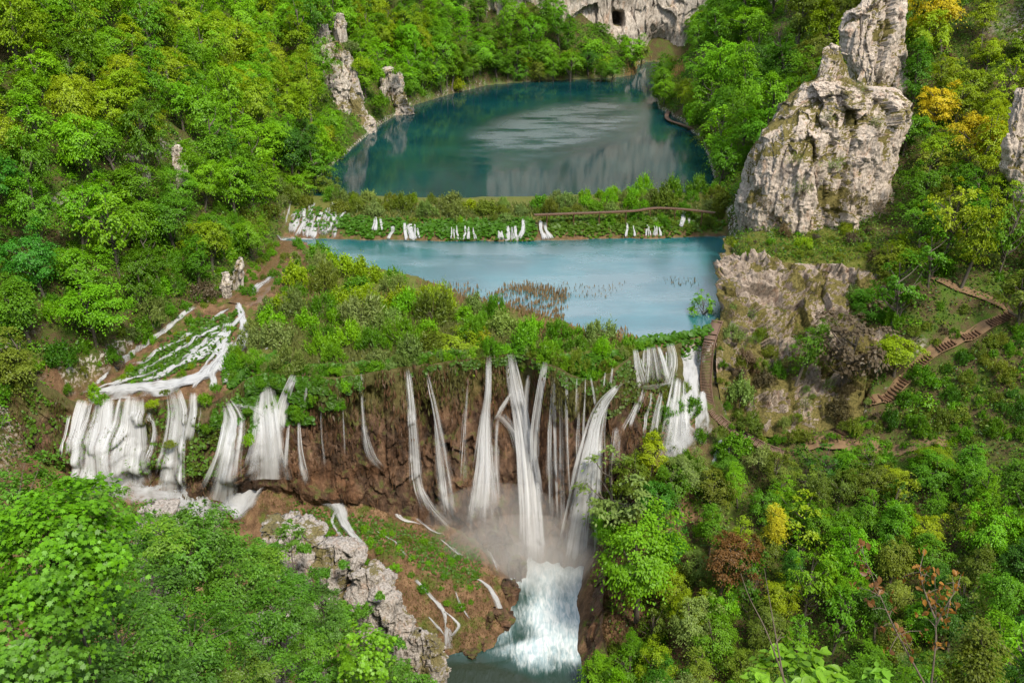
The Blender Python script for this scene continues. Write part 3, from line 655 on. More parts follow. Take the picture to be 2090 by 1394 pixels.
# ------------------------------------------------------------------ boardwalks, path and stairs
def walkway(name, pts, width, label, steps=False, rail=False, posts=0):
    P = resample(pts, 400); L = np.r_[0, np.cumsum(np.linalg.norm(np.diff(P, axis=0), axis=1))]
    root = put(name, None, label=label, cat='boardwalk'); root.location = P[0]
    o = P[0]; bag = Bag(); n = int(L[-1] / .24)
    rs = random.Random(len(pts))
    fr = []
    for k in range(n):
        s = (k + .5) / n * L[-1]; c = np.array([np.interp(s, L, P[:, i]) for i in range(3)]); c2 = np.array([np.interp(s + .2, L, P[:, i]) for i in range(3)])
        d = c2 - c; d[2] = 0; d = d / (np.linalg.norm(d) + 1e-9); a = np.array([-d[1], d[0], 0])
        fr.append((c, d, a))
        cc = c.copy()
        if steps: cc[2] = round(c[2] / .22) * .22
        bag.box(cc - o, (.2, width * rs.uniform(.93, 1.05), .06), np.stack([d, a, [0, 0, 1]], 1))
    put('deck', bag.mesh('deck', [M_DECK]), root)
    for sgn in (-1, 1):
        V, F = tube([f[0] + f[2] * sgn * width * .42 - [0, 0, .16] - o for f in fr[::3]], .11, 5); put('stringer', mesh('stringer', V, F, mats=[M_LOG]), root)
    for k in range(posts):
        c, d, a = fr[int((k + .5) / posts * len(fr))]
        for sgn in (-1, 1):
            b = c + a * sgn * width * .44 - o
            V, F = tube([b + [0, 0, .05], b - [0, 0, 3.0]], .09, 6); put('post', mesh('post', V, F, mats=[M_LOG]), root)
    if rail:
        for sgn in (1,):
            V, F = tube([f[0] + f[2] * sgn * width * .5 + [0, 0, .14] - o for f in fr[::4]], .09, 5); put('kerb_rail', mesh('kerb_rail', V, F, mats=[M_DECK]), root)
    return root
walkway('boardwalk', [at(*q[:2], z=q[2]) for q in [(1464, 655, .8), (1447, 700, .1), (1441, 750, -3.3), (1441, 795, -6.5), (1450, 832, -9), (1470, 857, -10.6), (1510, 885, -12), (1565, 914, -13.2), (1600, 925, -13.6)]], 1.85,
        'wooden boardwalk stepping down beside the right cascade', True, True, 9)
walkway('boardwalk', [at(*q[:2], z=q[2]) for q in [(1090, 438, 4.9), (1200, 434, 4.9), (1290, 430, 5.0), (1340, 424, 5.2), (1400, 427, 5.1), (1460, 434, 5.0)]], .95, 'thin reddish boardwalk crossing the shrubby barrier between the lakes', posts=7)
walkway('boardwalk', [at(*q[:2], z=q[2]) for q in [(1372, 222, 4.8), (1361, 234, 4.8), (1366, 245, 4.8), (1392, 254, 4.8), (1436, 270, 4.8), (1480, 290, 5.2)]], 1.3, 'curved boardwalk on the right shore of the upper lake', posts=6)

def ribbon_on_ground(name, pix, width, m, lift=.12, n=240, nu=7, **kw):
    P = resample([hit(a, b) for a, b in pix], n); T = np.gradient(P, axis=0); T[:, 2] = 0; T /= np.linalg.norm(T, axis=1)[:, None] + 1e-9
    A = np.stack([-T[:, 1], T[:, 0], 0 * T[:, 0]], 1); u = np.linspace(-.5, .5, nu)
    ww = width * (1 + .2 * fbm(P * .3, 3, 2))
    G = P[:, None] + A[:, None] * (u[None, :, None] * ww[:, None, None]); G[..., 2] = ground(P[:, 0], P[:, 1])[:, None] + lift - .35 * (np.abs(u) > .45)
    G[..., 2] = np.maximum(G[..., 2], ground(G[..., 0], G[..., 1]) + .03 - .4 * (np.abs(u) > .45))
    sheet(name, G[:, ::-1], m, 'structure'); return P
STAIR = [(1700, 893), (1745, 860), (1800, 815), (1850, 770), (1880, 738), (1930, 707), (1990, 682), (2030, 658), (2062, 641)]
SP = ribbon_on_ground('path', STAIR, 2.1, M_PATH)
ribbon_on_ground('path', [(2062, 641), (2050, 626), (2005, 607), (1960, 590), (1925, 573), (1890, 562)], 1.7, M_PATH)
ribbon_on_ground('path', [(1640, 905), (1700, 905), (1780, 914), (1860, 910), (1930, 900)], 2.7, M_PATH)
def stairway(pts, label, skip):
    L = np.r_[0, np.cumsum(np.linalg.norm(np.diff(pts, axis=0), axis=1))]; root = put('stairway', None, label=label, cat='stairs'); root.location = pts[0]
    b = Bag().box(np.zeros(3), (.26, 2.3, .26)); me = b.mesh('tread', [M_LOG]); n = int(L[-1] / .52)
    for k in range(n):
        if skip(k / n): continue
        s = (k + .5) / n * L[-1]; c = np.array([np.interp(s, L, pts[:, i]) for i in range(3)]); e = np.array([np.interp(s + .5, L, pts[:, i]) for i in range(3)])
        o = put('tread', me, root); o.location = c - pts[0] + [0, 0, float(ground(c[0], c[1])) - c[2] + .24]; o.rotation_euler = (0, 0, math.atan2(e[1] - c[1], e[0] - c[0]))
stairway(SP, 'long flight of earth and timber steps climbing the right slope', lambda f: any(abs(f - c) < .016 for c in (.1, .25, .45, .6, .72, .84)))
S2 = resample([hit(a, b) for a, b in [(1895, 476), (1935, 459), (1970, 441)]], 60)
stairway(S2, 'short flight of steps half hidden by trees right of the limestone tower', lambda f: False)
S3 = resample([hit(a, b) for a, b in [(1955, 128), (1942, 112), (1928, 96)]], 60)
stairway(S3, 'small wooden steps high among the golden trees, top right', lambda f: False)

# the shallow brown stream that feeds the left cascade
def mat_brook():
    t = NT('shallow_brown_water'); p = t.pos(); n = t.noise(t.vec(p, (1, .5, 1)), 1.6, 4, .6)
    col = t.mix(n, (.07, .04, .02), (.17, .10, .055)); b = t.bump(n, .35, .2)
    return t.done(t.pbr(col, .25, b, .6))
M_BROOK = mat_brook()
ribbon_on_ground('stream', [(598, 494), (585, 520), (562, 550), (540, 578), (515, 604), (490, 622)], 6.5, M_BROOK, .05)

# ------------------------------------------------------------------ falling and running water
_seed = [0]
def on_cliff(px, py, off):
    Y = 115.0
    for _ in range(14):
        p = at(px, py, Y=Y); Y = .5 * Y + .5 * (float(front_y(np.array([p[0]]), np.array([p[2]]))[0]) - off)
    return at(px, py, Y=Y)
def strip(bag, pix, mode, off=.5, tail=.15, lift=0.0, nu=15, dens=1.0, layers=1, fade=True):
    """one tongue of water: pix = (px, py, width in picture points), on the cliff or along the ground"""
    pts = [on_cliff(a, b, off) if mode == 'c' else hit(a, b) for a, b, w in pix]
    if mode == 'c':      # water only ever falls forward
        for k in range(1, len(pts)):
            if pts[k][1] > pts[k - 1][1] - .02: pts[k] = at(pix[k][0], pix[k][1], Y=pts[k - 1][1] - .02)
    W_ = [w * project(p)[2] / FPX for p, (a, b, w) in zip(pts, pix)]
    R = np.array([[*p, w] for p, w in zip(pts, W_)]); len_ = np.linalg.norm(np.diff(R[:, :3], axis=0), axis=1).sum()
    nn = int(np.clip(len_ / .3, 16, 120)); Q = resample(R, nn); P, w = Q[:, :3], np.maximum(Q[:, 3], .1)
    T = np.gradient(P, axis=0); T /= np.linalg.norm(T, axis=1)[:, None] + 1e-9
    v = np.r_[0, np.cumsum(np.linalg.norm(np.diff(P, axis=0), axis=1))]; e = np.linspace(0, 1, nn)
    nf = np.array([[0, -.75, .66]]) if mode == 'g' else np.array([[0, -1, 0.]])
    A = np.cross(T, nf); A /= np.linalg.norm(A, axis=1)[:, None] + 1e-9; A *= np.sign(A[:, :1] + 1e-9)
    def lay(P, A, w, e, v, nu, dn, fwd, bulge, sd):
        n_ = len(P); u = np.linspace(-.5, .5, nu)
        G = P[:, None] + A[:, None] * (u[None, :, None] * w[:, None, None])
        if mode == 'g':
            gz = ground(G[..., 0], G[..., 1]); G[..., 2] = np.clip(gz, P[:, 2:3] - .9, P[:, 2:3] + .2) + .2 + fwd * .3 + lift + .25 * (.25 - u[None] ** 2) + .14 * fbm(G * .9, 2, 4)
        else:
            G[..., 1] = np.minimum(G[..., 1], front_y(G[..., 0], G[..., 2]) - .12)
            G[..., 1] -= (.25 - u[None] ** 2) * np.minimum(w, 2.5)[:, None] * bulge + fwd
        uv = np.stack([np.repeat(np.linspace(0, 1, nu)[None], n_, 0), np.repeat(v[:, None], nu, 1)], -1).reshape(-1, 2)
        bag['V'].append(G.reshape(-1, 3)); bag['F'].append(grid_faces(nu, n_)[:, ::-1] + bag['n']); bag['uv'].append(uv); bag['d'].append(np.repeat(dn, nu)); bag['s'].append(np.full(n_ * nu, sd)); bag['n'] += n_ * nu
    fd = np.interp(e, [0, .06, .85, 1], [.5, 1, 1, tail if mode == 'c' else .6]) if fade else np.ones(nn)
    for l in range(layers if mode == 'g' else 1):
        _seed[0] += 1; sd = _seed[0] * 3.7
        wig = 1 + (.25 if mode == 'c' else .55) * fbm(np.stack([np.linspace(0, len_ * .35, nn), 0 * w + sd, 0 * w], 1), 3)
        lay(P, A, w * (wig if mode == 'g' else 1 + (wig - 1) * .5), e, v, nu, dens * fd * (1 if mode == 'g' else .76), .5 * l, .4, sd)
    if mode == 'c':      # the threads the fall is made of
        rs = np.random.default_rng(_seed[0] + 500); mw = max(q[2] for q in pix)
        for k in range(int(np.clip(mw * .2 * layers, 2, 22))):
            _seed[0] += 1; u0 = np.clip(rs.normal(0, .3), -.5, .5); u1 = np.clip(u0 + rs.normal(0, .1), -.62, .62); a = int(rs.uniform(0, .3) * nn * (rs.random() < .6)); b = int(min(1, rs.uniform(.6, 1.2)) * nn)
            if b - a < 6: continue
            sl = slice(a, b); ee = (e[sl] - e[a]) / (e[b - 1] - e[a]); uu_ = u0 + (u1 - u0) * e[sl] ** 1.5
            Pk = P[sl] + A[sl] * (uu_ * w[sl])[:, None]; wk = np.maximum(w[sl] * rs.uniform(.10, .30), .16)
            lay(Pk, A[sl], wk, ee, v[sl], 3, rs.uniform(.42, .88) * dens ** .5 * np.interp(ee, [0, .1, .7, 1], [.35, 1, 1, 0]), rs.uniform(.05, .55), .3, _seed[0] * 3.7)
def waterfall(label, strips, m, cat='waterfall', name='waterfall', group=None):
    bag = dict(V=[], F=[], uv=[], d=[], s=[], n=0)
    for s_ in strips: strip(bag, s_[0], s_[1], **(s_[2] if len(s_) > 2 else {}))
    put(name, mesh(name, np.concatenate(bag['V']), np.concatenate(bag['F']), True, uv=np.concatenate(bag['uv']), mats=[m],
                   attrs={'dens': ('POINT', np.concatenate(bag['d'])), 'seed': ('POINT', np.concatenate(bag['s']))}), label=label, cat=cat, group=group)
def c(*p, **k): return (list(p), 'c', k)
def g(*p, **k): return (list(p), 'g', k)
MG = 'waterfalls dropping over the brown tufa wall'
waterfall('cluster of thin grey veils behind the tallest fall', [c((1130, 770, 7), (1128, 880, 21), (1134, 1080, 35), dens=.55), c((1145, 800, 8), (1146, 930, 16), (1150, 1090, 25), dens=.5), c((955, 780, 5), (950, 860, 11), (945, 1000, 21), dens=.55)], M_FALL, group=MG)
waterfall('thin scattered threads on the shaded wall near the mossy mound', [c((1195, 770, 4), (1192, 850, 8), (1190, 930, 13), dens=.75), c((1235, 760, 4), (1232, 790, 6), dens=.9), c((1250, 750, 5), (1246, 785, 7), dens=.9), c((1178, 770, 4), (1174, 850, 7), dens=.8)], M_FALL, group=MG)
waterfall('two hair thin threads at the left end of the brown wall', [c((655, 830, 4), (658, 900, 7), (664, 960, 11), dens=.7), c((700, 830, 4), (704, 930, 7), dens=.6)], M_FALL, group=MG)
waterfall('thin waterfall thread left of the brown wall, spreading at its foot', [c((738, 762, 7), (742, 850, 9), (756, 925, 24), (790, 965, 16), dens=.95), g((790, 968, 7), (803, 1010, 10), (818, 1060, 21), (858, 1072, 10), dens=.9)], M_FALL, group=MG)
waterfall('slender white fall curving right onto the left side of the gorge', [c((832, 752, 12), (840, 820, 15), (847, 920, 20), (853, 985, 22), (866, 1026, 27), (880, 1050, 28), dens=1.1, layers=2), c((858, 990, 11), (884, 1036, 21), (925, 1076, 31), dens=.75)], M_FALL, group=MG)
waterfall('faint double veil just right of the slender curving fall', [c((871, 758, 8), (889, 840, 15), (906, 940, 25), (922, 1066, 46), dens=.72), c((888, 855, 7), (898, 960, 20), (912, 1060, 28), dens=.8)], M_FALL, group=MG)
waterfall('fan shaped white fall widening from a narrow top, mid wall', [c((998, 726, 10), (996, 800, 12), (990, 858, 20), (985, 960, 41), (975, 1080, 64), dens=.95, layers=2), c((990, 850, 11), (995, 960, 28), (1000, 1080, 49), dens=.7)], M_FALL, group=MG)
waterfall('tallest and whitest fall plunging straight into the pool', [c((1040, 722, 18), (1052, 790, 27), (1066, 860, 31), (1080, 960, 41), (1088, 1060, 46), (1092, 1172, 59), dens=1.3, layers=2), c((1078, 765, 10), (1072, 830, 18), (1078, 930, 21), dens=1.0), c((1045, 800, 10), (1020, 838, 13), (1012, 858, 16), dens=1.0),
          c((1012, 850, 24), (1008, 930, 31), (1012, 1040, 36), dens=.62), c((1020, 845, 21), (1048, 880, 18), (1070, 960, 20), dens=1.0)], M_FALL, group=MG)
waterfall('short bright fall right of the tallest one, vanishing behind it', [c((1114, 738, 15), (1103, 800, 18), (1094, 870, 21), (1092, 960, 25), dens=1.0), c((1128, 800, 5), (1122, 880, 11), (1118, 990, 20), dens=.7)], M_FALL, group=MG)
waterfall('thin greenish thread over the moss strip between two big falls', [c((1157, 768, 7), (1156, 850, 11), (1160, 960, 10), (1165, 1060, 11), dens=.75), c((1180, 840, 8), (1178, 900, 18), (1185, 980, 21), dens=.6)], M_FALL, group=MG)
waterfall('broad fall arching left from the mossy mound into the pool', [c((1272, 782, 7), (1254, 796, 13), (1230, 826, 23), (1213, 868, 28), (1198, 960, 48), (1184, 1060, 62), (1168, 1172, 77), dens=1.15, layers=2), c((1238, 812, 11), (1222, 880, 25), (1214, 980, 42), (1206, 1090, 49), dens=.7), c((1206, 770, 5), (1212, 800, 8), (1216, 830, 11), dens=.8)], M_FALL, group=MG)
waterfall('small grey veil on the shaded wall right of the arching fall', [c((1262, 870, 20), (1258, 910, 24), (1254, 965, 28), dens=.75), c((1300, 820, 7), (1282, 855, 8), (1268, 880, 13), dens=.9)], M_FALL, group=MG)
waterfall('white water sliding off the left gorge foot into the pool', [g((930, 1074, 21), (965, 1082, 24), (1000, 1092, 31), (1035, 1128, 39), (1060, 1160, 42), dens=1.2, layers=2, lift=.5)], M_FOAM, 'rapids', 'rapids')
waterfall('white stream entering the pool from behind the right bushes', [g((1262, 1040, 28), (1232, 1062, 35), (1208, 1098, 39), (1175, 1150, 42), dens=1.2, layers=2)], M_FOAM, 'rapids', 'rapids')
LG = 'curtain falls of the left cascade'
waterfall('leftmost curtain fall, slanting, beside the earth bank', [c((172, 815, 34), (160, 860, 38), (143, 930, 34), dens=1.1, layers=2), c((205, 830, 14), (190, 900, 18), (184, 950, 16), dens=.9)], M_FALL, group=LG)
waterfall('widest curtain fall of the left cascade, in two folds', [c((214, 812, 46), (206, 870, 62), (196, 950, 66), (208, 1012, 90), dens=1.0, layers=3, tail=.85), c((270, 806, 44), (264, 870, 58), (264, 1005, 80), dens=1.0, layers=3, tail=.85), c((305, 838, 10), (316, 885, 14), (296, 960, 28), dens=.85)], M_FALL, group=LG)
waterfall('curtain fall in two steps right of the widest one', [c((356, 796, 36), (366, 850, 46), (358, 930, 54), (352, 1022, 84), dens=1.0, layers=3, tail=.85), c((396, 800, 22), (394, 850, 32), (384, 900, 32), dens=1.05)], M_FALL, group=LG)
waterfall('narrow fall dropping between two mossy brown mounds', [c((464, 818, 22), (478, 860, 44), (468, 930, 46), (455, 1022, 84), dens=1.0, layers=3, tail=.85)], M_FALL, group=LG)
waterfall('bright fan fall under the green plant covered corner', [c((546, 786, 24), (545, 830, 52), (550, 890, 66), (553, 976, 100), dens=1.02, layers=3, tail=.85), c((600, 764, 16), (578, 822, 24), (570, 880, 32), dens=1.15), c((480, 826, 10), (520, 836, 16), (545, 856, 20), dens=1.0)], M_FALL, group=LG)
waterfall('thin fall at the right end of the left cascade', [c((610, 858, 7), (613, 920, 14), (627, 992, 22), dens=.95), c((590, 866, 8), (586, 920, 14), (584, 960, 16), dens=.9), c((626, 790, 6), (622, 820, 8), dens=1.0)], M_FALL, group=LG)
waterfall('white water splitting round the brown dome below the fan fall', [g((600, 966, 34), (560, 972, 56), (525, 992, 56), (500, 1025, 60), (465, 1060, 64), dens=1.2, layers=2, lift=1.1), g((585, 972, 34), (630, 1005, 36), (688, 1040, 40), (704, 1078, 30), (718, 1098, 22), (748, 1132, 12), dens=1.15, lift=.7), g((688, 1045, 14), (678, 1068, 12), (698, 1100, 14), dens=1.0)], M_FOAM, 'stream', 'stream')
waterfall('forked white trickle on the brown slope left of the pool', [g((848, 1186, 8), (880, 1220, 12), (906, 1250, 16), (914, 1290, 16), (917, 1328, 22), dens=1.1), g((906, 1250, 8), (936, 1278, 10), (922, 1302, 10), dens=1.1), g((874, 1262, 4), (895, 1284, 7), (912, 1306, 8), dens=1.0)], M_FOAM, 'stream', 'stream')
waterfall('small white spout falling into the left side of the pool', [g((974, 1184, 8), (1000, 1204, 12), (1016, 1232, 18), (1026, 1262, 26), dens=1.15)], M_FOAM, 'stream', 'stream')
waterfall('main white torrent running down the left cascade from the brown stream', [g((484, 622, 18), (498, 665, 24), (492, 705, 32), (455, 742, 54), (395, 778, 54), (330, 795, 44), (270, 803, 34), dens=1.05, layers=2), g((548, 716, 18), (510, 728, 26), (470, 742, 30), dens=1.05), g((430, 772, 40), (380, 784, 56), (320, 792, 56), (250, 799, 48), (186, 809, 34), dens=1.1, lift=.45), g((400, 792, 26), (340, 801, 34), (270, 806, 34), (215, 812, 26), dens=1.1, lift=.5)], M_RUN, 'torrent', 'torrent')
# braids over the left cascade
_br = np.random.default_rng(77); _st = []
for k in range(20):
    s0 = np.array([_br.uniform(455, 520), _br.uniform(628, 712)]); e0 = np.array([_br.uniform(175, 470), 0]); e0[1] = 806 + .02 * (e0[0] - 300) + _br.uniform(-6, 6); a0 = _br.uniform(0, .6); a1 = min(1, a0 + _br.uniform(.25, .6)); q = []
    bow = _br.uniform(-30, 25)
    for f in np.linspace(a0, a1, 6):
        m_ = s0 + (e0 - s0) * f + np.array([.5, .85]) * bow * math.sin(f * math.pi) + _br.normal(0, 4, 2); q.append((m_[0], m_[1], _br.uniform(9, 24)))
    _st.append(g(*q, dens=_br.uniform(.95, 1.25), lift=.3))
waterfall('web of small white braids running over the mossy left cascade', _st, M_RUN, 'stream', 'stream')
waterfall('foaming basin at the foot of the left curtain falls', [g((160, 940, 50), (210, 985, 90), (300, 1005, 110), (400, 1015, 110), (470, 1050, 90), dens=.95), g((330, 990, 90), (400, 1050, 110), (450, 1080, 80), dens=.9)], M_FOAM, 'rapids', 'rapids')
for lab, q in [('white trickle sliding over the top of the brown mound', (((900, 1105, 8), (925, 1125, 10), (945, 1140, 8)))), ('short trickle high on the left of the brown mound', ((770, 1090, 5), (800, 1105, 8), (830, 1140, 6))), ('trickle at the foot of the thin thread waterfall', ((850, 1062, 10), (880, 1085, 12), (905, 1095, 10))),
               ('long faint trickle above the ridge rocks', ((640, 1130, 5), (700, 1150, 7), (760, 1190, 6))), ('trickle dropping off the right edge of the brown mound', ((985, 1110, 8), (1004, 1140, 10), (1018, 1170, 12))), ('small trickle between fork and spout on the brown slope', ((930, 1210, 5), (940, 1240, 7), (960, 1270, 8)))]:
    waterfall(lab, [g(*q, dens=.78, lift=.15)], M_FOAM, 'trickle', 'trickle', 'trickles of the brown slope')
waterfall('middle braid of white water between green tufts on the left cascade', [g((470, 632, 18), (440, 650, 22), (405, 690, 22), (380, 718, 16), dens=.95), g((450, 668, 26), (425, 700, 20), (400, 725, 18), dens=.9), g((382, 700, 12), (345, 745, 18), (318, 770, 26), (300, 790, 30), dens=.95), g((345, 742, 20), (330, 765, 26), (322, 785, 20), dens=.95)], M_RUN, 'stream', 'stream')
waterfall('smooth pinkish channel along the foot of the left slope', [g((404, 626, 14), (372, 646, 18), (330, 682, 18), (290, 706, 18), (250, 735, 18), (212, 770, 14), (168, 806, 10), dens=1.0), g((270, 768, 18), (235, 790, 24), (205, 808, 24), (180, 818, 20), dens=1.05)], M_RUN, 'stream', 'stream')
waterfall('broad foaming cascade at the left end of the barrier between the lakes', [*[g((600 + k * 8 + (k * 37 % 11) - 5, 414 + (k * 53 % 29), 6 + k % 4 * 3), (594 + k * 7.8 + (k * 29 % 13) - 6, 446 + (k * 31 % 14), 11 + k % 3 * 4), (584 + k * 7.6, 480 + (k * 17 % 15), 17), dens=.72 + .12 * (k % 4), lift=.25) for k in range(14)], g((560, 480, 20), (600, 492, 30), (660, 494, 24), dens=.8, lift=.2)], M_RUN, 'cascade', 'cascade')
waterfall('short rapid where the brown stream meets the left cascade', [g((560, 565, 20), (530, 585, 26), (512, 604, 24), dens=.9)], M_RUN, 'rapids', 'rapids')
bs = [(772, 450, 472, 10, 14, 'left of the three small falls by the round shrub on the barrier'), (820, 464, 490, 18, 26, 'wide little fall near the left end of the barrier'), (846, 466, 488, 8, 12, 'little fall beside the wide one on the barrier'), (925, 470, 491, 6, 9, 'hair thin fall under big leaves, barrier left of centre'), (957, 472, 491, 8, 14, 'little fall in the middle of the leafy barrier'),
      (1018, 478, 492, 6, 10, 'small fall just left of the leafy bulge on the barrier'), (1042, 470, 496, 12, 24, 'bright fall under the leafy bulge of the barrier'), (1086, 456, 491, 14, 34, 'largest fall of the barrier, right of the leafy bulge'), (1286, 464, 484, 6, 10, 'tiny fall on the right half of the barrier'), (1318, 470, 483, 5, 8, 'tiny fall right of centre among plants on the barrier'), (1340, 468, 483, 5, 9, 'faint fall near the right end of the barrier'), (1404, 440, 464, 16, 18, 'spread of small falls at the right end of the barrier')]
for a, b0, b1, w0, w1, lab in bs:
    rr_ = np.random.default_rng(a)
    waterfall(lab, [g((a + o_, b0 + rr_.uniform(-4, 6), w0 * .5), (a + o_ + 1, (b0 + b1) / 2, w0 * .7), (a + o_ * 1.3 + 1, b1 - 3, w1 * .5), (a + o_ * 1.5 + 1, b1 + 6, w1 * .6), dens=rr_.uniform(.9, 1.2), lift=.4) for o_ in rr_.uniform(-.8, .8, 4) * w1], M_RUN, group='little falls of the barrier between the lakes')
waterfall('tall right cascade tumbling in steps beside the wooden boardwalk', [g((1400, 684, 56), (1404, 725, 70), (1404, 770, 64), (1400, 812, 64), (1388, 850, 70), (1380, 900, 84), (1370, 960, 76), dens=1.0, layers=2, lift=.3), g((1436, 800, 28), (1428, 850, 52), (1412, 910, 64), dens=.9, lift=.3), g((1368, 708, 14), (1376, 740, 14), dens=1.0)], M_RUN, 'cascade', 'cascade')
waterfall('broken fall of many threads spreading left of the right cascade', [c((1296, 712, 14), (1302, 750, 22), (1312, 788, 36), dens=.9), c((1330, 706, 30), (1334, 745, 46), (1336, 784, 58), dens=.85), c((1366, 700, 18), (1372, 740, 24), (1360, 792, 30), dens=.9), c((1372, 780, 8), (1340, 787, 10), (1304, 790, 10), dens=.8)], M_FALL, group='waterfalls near the boardwalk')
waterfall('thin threads over the brown mossy mound right of the arching fall', [c((1312, 794, 10), (1298, 830, 16), (1282, 872, 22), dens=.95), c((1350, 800, 12), (1340, 850, 20), (1330, 905, 28), dens=.9), c((1330, 800, 6), (1318, 850, 10), (1312, 890, 14), dens=.9)], M_FALL, group='waterfalls near the boardwalk')
waterfall('left half of the right cascade, falling over a mossy step', [c((1384, 770, 26), (1376, 840, 44), (1364, 930, 64), dens=.95, layers=2)], M_FALL, group='waterfalls near the boardwalk')
waterfall('small fall below the boardwalk end, left one of two', [g((1472, 902, 10), (1462, 928, 16), (1452, 952, 26), dens=1.1)], M_RUN, group='waterfalls near the boardwalk')
waterfall('tiny fall below the boardwalk end, right one of two', [g((1486, 915, 8), (1482, 950, 14), dens=1.0)], M_RUN, group='waterfalls near the boardwalk')

# spray hanging over the pool
_M = NT('spray'); _v = _M.n('VolumePrincipled', {'Color': (1, .98, .98, 1), 'Density': .032, 'Anisotropy': .0}).outputs[0]
_M.t.links.new(_v, _M.out.inputs['Volume'])
def spray(c_, r_):
    a = np.linspace(0, 2 * np.pi, 24, endpoint=False); b = np.linspace(-np.pi / 2, np.pi / 2, 13)
    B, A = np.meshgrid(b, a, indexing='ij'); V = np.stack([np.cos(B) * np.cos(A) * r_[0], np.cos(B) * np.sin(A) * r_[1], np.sin(B) * r_[2]], -1).reshape(-1, 3) + c_
    put('spray', mesh('spray', V, grid_faces(24, 13, True), True, mats=[_M.m]), kind='stuff')
spray([-2, 112, -25], [12, 4.5, 9]); spray([2, 110.5, -27.5], [13, 4.6, 6.5]); spray([6, 109.5, -29.5], [9, 5, 4.5]); spray([-4, 111, -28], [6, 3.5, 4])

# ------------------------------------------------------------------ leaves, crowns, trunks
R_ = np.random.default_rng(11)
LEAF = {   # outline points of one leaf (length along y, a crease along the middle) and its faces
    'blade': (np.array([[0, -.5, 0], [.28, 0, .06], [0, .5, -.05], [-.28, 0, .06]]), [np.array([[0, 1, 2, 3]])]),
    'thin': (np.array([[0, -.5, 0], [.10, .05, .02], [0, .5, -.04], [-.10, .05, .02]]), [np.array([[0, 1, 2, 3]])]),
    'ovate': (np.array([[0, -.5, 0], [.25, -.25, .09], [.3, .05, .11], [.14, .33, .02], [0, .55, -.1], [-.14, .33, .02], [-.3, .05, .11], [-.25, -.25, .09], [0, 0, 0]]),
              [np.array([[0, 1, 2, 8], [8, 2, 3, 4], [8, 4, 5, 6], [0, 8, 6, 7]])]),
    'maple': (np.array([[0, -.42, 0], [.22, -.34, .04], [.5, -.2, -.02], [.3, .0, .06], [.46, .3, -.02], [.16, .22, .05], [0, .56, -.06], [-.16, .22, .05], [-.46, .3, -.02], [-.3, .0, .06], [-.5, -.2, -.02], [-.22, -.34, .04], [0, 0, .03]]),
              [np.array([[12, 0, 1], [12, 1, 2], [12, 2, 3], [12, 3, 4], [12, 4, 5], [12, 5, 6], [12, 6, 7], [12, 7, 8], [12, 8, 9], [12, 9, 10], [12, 10, 11], [12, 11, 0]])]),
    'disc': (np.array([[0, -.5, 0], [.36, -.38, .05], [.5, 0, .06], [.34, .38, .04], [0, .5, 0], [-.34, .38, .04], [-.5, 0, .06], [-.36, -.38, .05], [0, -.1, -.06]]),
             [np.array([[8, 0, 1, 2], [8, 2, 3, 4], [8, 4, 5, 6], [8, 6, 7, 0]])]),
}
def leaves(kind, pos, nrm, along, size, tone):
    """many leaves: V, faces, face tone"""
    T, Fs = LEAF[kind]; n = len(pos)
    nrm = nrm / (np.linalg.norm(nrm, axis=1)[:, None] + 1e-9)
    y = along - (along * nrm).sum(1)[:, None] * nrm; y /= np.linalg.norm(y, axis=1)[:, None] + 1e-9
    x = np.cross(y, nrm); sz = np.broadcast_to(size, (n,))[:, None, None]
    V = pos[:, None] + sz * (T[None, :, 0:1] * x[:, None] + T[None, :, 1:2] * y[:, None] + T[None, :, 2:3] * nrm[:, None])
    F = Fs[0]; k = len(T)
    FF = (F[None] + (np.arange(n) * k)[:, None, None]).reshape(-1, F.shape[1])
    return V.reshape(-1, 3), FF, np.repeat(tone, len(F))
def crown_points(rs, style, clumps, n, cr=.30):
    """clump centres inside a crown of radius about 1 standing on z=0..top, then leaf places round them"""
    c = []
    while len(c) < clumps:
        v = rs.normal(size=3); v /= np.linalg.norm(v); r = rs.uniform(.35, 1.0) ** .6
        if style == 'round': p = v * r * [.85, .85, .8] + [0, 0, 1.55]
        elif style == 'tall':
            p = v * r * [.62, .62, 1.15] + [0, 0, 1.75]; f = 1 - .35 * max(0, (p[2] - 1.6) / 1.2); p[:2] *= f
        elif style == 'layered':
            p = v * r * [.95, .95, .75] + [0, 0, 1.4]; p[2] = np.round(p[2] / .26) * .26 + rs.uniform(-.04, .04)
        elif style == 'shrub':
            p = np.abs(v) * r; p[0] *= np.sign(v[0]); p[1] *= np.sign(v[1]); p = p * [.8, .8, .95] + [0, 0, .12]
        elif style == 'open': p = v * rs.uniform(.55, 1) * [.85, .85, .8] + [0, 0, 1.5]
        c.append(p)
    c = np.array(c)
    lump = 1 + .40 * np.stack([noise(c * 1.1 + rs.uniform(0, 50), 3)] * 3, 1); mid = c.mean(0); c = mid + (c - mid) * lump
    k = rs.integers(0, clumps, n); th = rs.uniform(0, 2 * np.pi, n); r = np.abs(rs.normal(0, .55, n)) * cr * (.6 + .8 * rs.random(clumps)[k])
    if style in ('shrub',):
        off = np.stack([np.cos(th) * r * .7, np.sin(th) * r * .7, rs.normal(0, .14, n)], 1)
    else:
        off = np.stack([np.cos(th) * r, np.sin(th) * r, -.55 * r ** 2 / cr + rs.normal(0, .035, n)], 1)
    tn = np.clip(.5 + .22 * (rs.random(clumps)[k] - .5) * 2 + rs.normal(0, .2, n), 0, 1)
    return c, c[k] + off, c[k], off, tn
